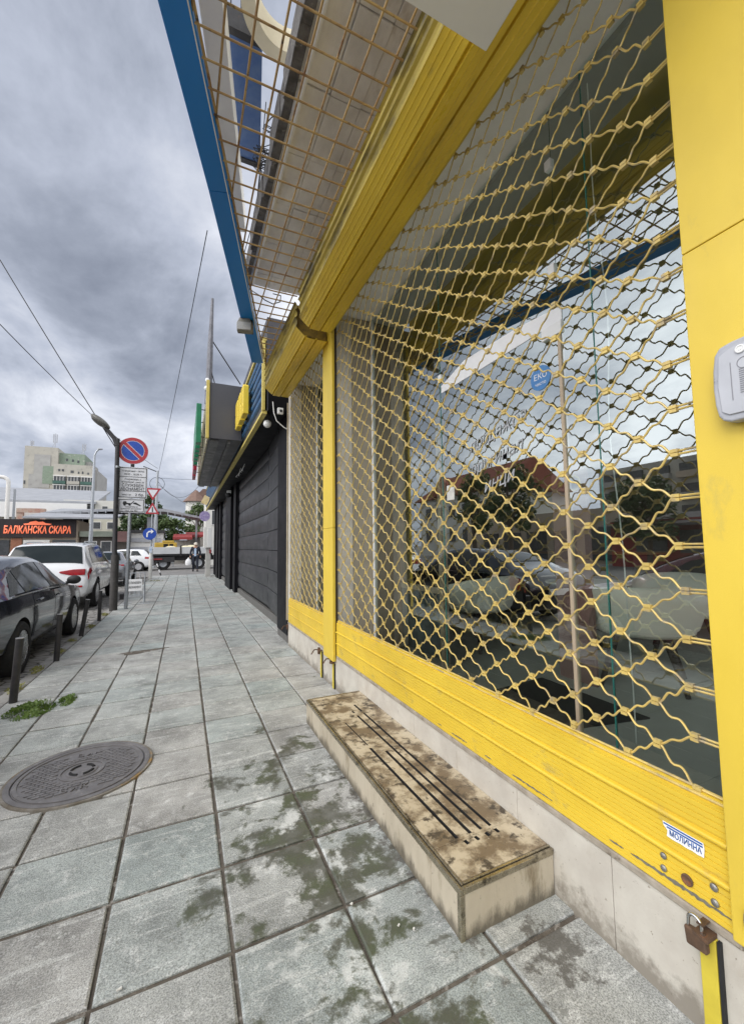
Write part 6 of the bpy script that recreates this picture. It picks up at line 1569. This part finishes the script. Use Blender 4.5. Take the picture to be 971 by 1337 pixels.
    # pale kiosk and rails behind the sign
    t = thing('white_kiosk', 'white shuttered kiosk behind the no parking sign pole', 'kiosk', (-4, 48, 0))
    b = MB(); b.box(-5.0, -2.0, 47, 49.5, -.1, 3.1); b.build('wall', WHITE_PAINT, t)
    b = MB(); b.box(-5.1, -1.9, 46.6, 49.6, 3.12, 3.4); b.build('roof', DARKPLASTIC, t)
    b = MB(); b.box(-4.8, -2.2, 46.85, 46.98, 1.3, 1.7); b.box(-4.8, -2.2, 46.85, 46.98, 2.2, 2.6); b.build('band', GREY_PLASTIC, t)
    t = thing('guard_rail', 'grey metal guard rail behind the flatbed truck', 'railing', (-1, 42, 0))
    m = MB()
    for z in (.3, .65, 1.0): m.box(-5, -.8, 38.5, 38.56, z, z + .22)
    for x in (-5, -3.6, -2.2, -.85): m.box(x, x + .08, 38.56, 38.66, -.1, 1.3)
    m.build('rail', GALV, t)
    # red market stalls
    for i, (x0, x1, y, h, lab) in enumerate(((-.9, .6, 47, 2.75, 'red awning market stall left of the pedestrian'), (.3, 1.9, 52, 3.1, 'red awning market stall behind the pedestrian'), (1.6, 4.2, 47, 3.0, 'red awning market stall next to the white cabinet'))):
        t = thing('market_stall', lab, 'market stall', ((x0 + x1) / 2, y, 0), group='red awning market stalls')
        b = MB(); b.box(x0, x1, y, y + 2.5, -.1, h - .4); b.build('booth', mat('stall_booth', (.24, .22, .20), (.4, .38, .34), 3, .8), t)
        b = MB(); b.prism([(y - 1.1, h - .35), (y - 1.1, h - .1), (y + 2.6, h + .35), (y + 2.6, h + .25), (y - 1.0, h - .2)], 'x', x0 - .15, x1 + .15); b.build('awning', AWN_RED, t)
        b = MB(); b.box(x0 + .1, x1 - .1, y - .9, y - .05, .7, 1.2); b.build('counter', WHITE_PAINT, t)
    # turreted house, right
    t = thing('turreted_house', 'white house with brown roof and corner turret above the market stalls', 'house', (3, 72, 0))
    b = MB(); b.box(1.0, 9, 73, 84, 0, 8.9); b.build('wall', PLASTER_W, t)
    b = MB(); b.prism([(.6, 8.9), (2.6, 11.3), (9.5, 11.3), (9.5, 8.9)], 'y', 72.4, 84.5); b.build('roof', ROOF_BROWN, t)
    b = MB(); b.lathe([(1.5, 3), (1.5, 9.1)], (1.6, 73, 0), 8); tw = b.build('turret', PLASTER_W, t); b = MB(); b.lathe([(2.0, 9.12), (1.2, 10.0), (.4, 10.9), (1e-3, 11.2)], (1.6, 73, 0), 8); b.build('turret_roof', ROOF_BROWN, tw)
    wins(t, 71.5, [(.85, 1.35, 6.6, 8.3), (1.75, 2.25, 6.6, 8.3)]); wins(t, 73, [(3.4, 4.2, 6.4, 8.1)])
    b = MB(); b.box(2.9, 6.5, 71, 72.3, 6.0, 6.9); b.build('balcony', TAN_PL, t)
    # white end building just past the black shop
    t = thing('white_end_building', 'plain white building end beyond the black shop', 'building', (3, 30, 0))
    b = MB(); b.box(1.75, 9, 40, 44.5, -.1, 6.2); b.build('wall', PLASTER_W, t)
    wins(t, 40, [(2.2, 3.0, 3.6, 5.0)])
    # houses across the street, seen in the glass
    t = thing('red_roof_house', 'cream house with red tiled roof across the street, seen reflected in the shop window', 'house', (-34, 46, 0))
    b = MB(); b.box(-42, -30, 38, 55, 0, 8.4); b.build('wall', PLASTER_W, t)
    b = MB(); b.prism([(-29.3, 8.3), (-36, 12.6), (-42.6, 8.3)], 'y', 37.2, 55.8); b.build('roof', ROOF_TILE, t)
    b = MB(); b.prism([(45.0, 8.6), (48.0, 11.2), (51.0, 8.6)], 'x', -33.5, -29.2); b.build('gable', ROOF_TILE, t)
    for y in (40, 43, 46, 49, 52):
        for z in (2.0, 5.4):
            b = MB(); b.box(-29.99, -29.9, y, y + 1.3, z, z + 1.6); b.build('window', WINDOW_DK, t)
    t = thing('apartment_block', 'grey balconied apartment block across the street, seen reflected in the shop window', 'apartment block', (-64, 38, 0))
    b = MB(); b.box(-72, -60, 26, 46, 0, 13.6); b.build('wall', APT_CREAM, t)
    for r in range(4):
        z = 1.6 + r * 3.0
        for q in range(5):
            y = 27 + q * 3.8; b = MB(); b.box(-59.99, -59.1, y, y + 2.8, z, z + .9); bal = b.build('balcony', APT_GREY if (q + r) % 2 else TAN_PL, t); b = MB(); b.box(-59.99, -59.6, y + .2, y + 2.6, z + .92, z + 2.1); b.build('balcony_glazing', WINDOW_DK, bal)
    t = thing('apartment_block', 'pink plastered apartment block across the street, seen reflected near the wide post', 'apartment block', (-56, 14, 0))
    b = MB(); b.box(-64, -52, 4, 24, 0, 12.5); b.build('wall', PINK_PL, t)
    for r in range(4):
        for q in range(5): b = MB(); b.box(-51.99, -51.9, 5.2 + q * 3.8, 6.8 + q * 3.8, 1.8 + r * 2.9, 3.4 + r * 2.9); b.build('window', WINDOW_DK, t)
    t = thing('red_kiosk', 'long red kiosk with white awning across the street, seen reflected in the shop window', 'kiosk', (-22, 12, 0))
    b = MB(); b.box(-24.5, -22, 6, 18, -.1, 2.9); b.build('wall', AWN_RED, t)
    b = MB(); b.prism([(-21.2, 2.6), (-24.6, 3.4), (-24.6, 3.2), (-21.2, 2.45)], 'y', 5.7, 18.3); b.build('awning', mat('dark_awning', (.12, .1, .1), (.09, .08, .08), 3, .8), t)
    for y in (7, 9.5, 12, 14.5): b = MB(); b.box(-21.99, -21.9, y, y + 1.8, .9, 2.2); b.build('window', WINDOW_DK, t)
    t = thing('shop_terrace', 'low terrace of shops across the street, behind the reflected trees', 'shops', (-27, 30, 0))
    b = MB(); b.box(-29, -25, 19, 37, -.1, 4.2); b.build('wall', TAN_PL, t)
    for y in (20, 23, 26, 29, 32): b = MB(); b.box(-24.99, -24.9, y, y + 2.2, .2, 2.6); b.build('window', WINDOW_DK, t)
background()

# ------------------------------------------------------------------ sky and sun
def sky():
    w = bpy.data.worlds.new('World'); SC.world = w; w.use_nodes = True
    t = NT(w.node_tree); nt = w.node_tree
    for n in list(nt.nodes): nt.nodes.remove(n)
    out = t.n('ShaderNodeOutputWorld'); bg = t.n('ShaderNodeBackground'); bg.inputs[1].default_value = .1
    sk = t.n('ShaderNodeTexSky'); sk.sky_type = 'NISHITA'; sk.sun_disc = False
    sk.sun_elevation = R_(52); sk.sun_rotation = R_(-120)
    sk.air_density = 1.0; sk.dust_density = 2.0
    tc = t.n('ShaderNodeTexCoord'); v = tc.outputs['Generated']
    s = t.n('ShaderNodeSeparateXYZ'); t.l(v, s.inputs[0])
    z = t.math('MAXIMUM', s.outputs[2], 0.0)
    den = t.math('ADD', z, .22)
    cx = t.math('DIVIDE', s.outputs[0], den); cy = t.math('DIVIDE', s.outputs[1], den)
    cb = t.n('ShaderNodeCombineXYZ'); t.l(cx, cb.inputs[0]); t.l(cy, cb.inputs[1]); t.l(t.math('MULTIPLY', z, .6), cb.inputs[2])
    mp = t.n('ShaderNodeMapping'); mp.inputs['Location'].default_value = (3.1, 1.7, .4); mp.inputs['Scale'].default_value = (1.0, .75, 1); mp.inputs['Rotation'].default_value = (0, 0, R_(20)); t.l(cb.outputs[0], mp.inputs[0])
    n1 = t.noise(mp.outputs[0], 1.0, 8, .55, .5)
    n2 = t.noise(mp.outputs[0], 2.6, 9, .6, .35)
    n = t.math('ADD', t.math('MULTIPLY', n1, .62), t.math('MULTIPLY', n2, .38))
    # cloud brightened overhead, and in unseen directions to add light and lift reflections
    n = t.math('ADD', n, t.math('MULTIPLY', t.math('SUBTRACT', z, .45), .14))
    bk = t.math('MULTIPLY', t.math('MAXIMUM', t.math('SUBTRACT', t.math('MULTIPLY', s.outputs[1], -1.0), .10), 0.0), .22)
    n = t.math('ADD', n, bk)
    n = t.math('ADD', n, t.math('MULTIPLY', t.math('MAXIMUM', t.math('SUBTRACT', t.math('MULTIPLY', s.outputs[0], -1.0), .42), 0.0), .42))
    n = t.math('ADD', n, t.math('MULTIPLY', t.math('MAXIMUM', s.outputs[0], 0.0), .22))
    col = t.ramp(n, [(.36, (1.75, 1.95, 2.45, 1)), (.43, (2.55, 2.8, 3.4, 1)), (.50, (3.75, 4.05, 4.8, 1)), (.56, (5.0, 5.25, 5.9, 1)), (.70, (8.8, 9.0, 9.5, 1))])
    low = t.ramp(z, [(0.0, 1.0), (.14, 0.0)])
    col = t.mix(t.math('MULTIPLY', low, .5), col, (4.6, 4.9, 5.5, 1))
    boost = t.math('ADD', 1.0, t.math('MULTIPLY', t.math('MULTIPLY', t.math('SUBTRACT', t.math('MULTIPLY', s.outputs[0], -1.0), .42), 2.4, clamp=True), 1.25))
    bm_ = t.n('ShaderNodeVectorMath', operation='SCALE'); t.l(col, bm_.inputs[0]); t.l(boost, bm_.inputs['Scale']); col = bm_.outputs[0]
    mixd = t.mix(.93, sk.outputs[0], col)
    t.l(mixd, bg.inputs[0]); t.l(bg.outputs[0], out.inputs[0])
    sd = bpy.data.lights.new('sun', 'SUN'); sd.energy = 1.5; sd.angle = R_(40); sd.color = (1.0, .965, .92)
    so = bpy.data.objects.new('sun', sd); COL.objects.link(so)
    d = Vector((.62, .28, -.73)).normalized()   # light travels this way
    so.rotation_euler = d.to_track_quat('-Z', 'Y').to_euler(); so.location = (-5, -3, 20)
    el = math.asin(-d.z); az = math.atan2(-d.x, -d.y)
    sk.sun_elevation = el; sk.sun_rotation = az
sky()
SC.view_settings.view_transform = 'Standard'; SC.view_settings.look = 'None'; SC.view_settings.gamma = 1; SC.view_settings.use_curve_mapping = False
SC.view_settings.exposure = 0.54
SC.render.engine = 'CYCLES'
SC.cycles.use_denoising = True
SC.cycles.max_bounces = 10; SC.cycles.diffuse_bounces = 4; SC.cycles.glossy_bounces = 5; SC.cycles.transparent_max_bounces = 24
SC.cycles.sample_clamp_indirect = 6
for o in list(bpy.data.objects):
    if '_org' in o: del o['_org']
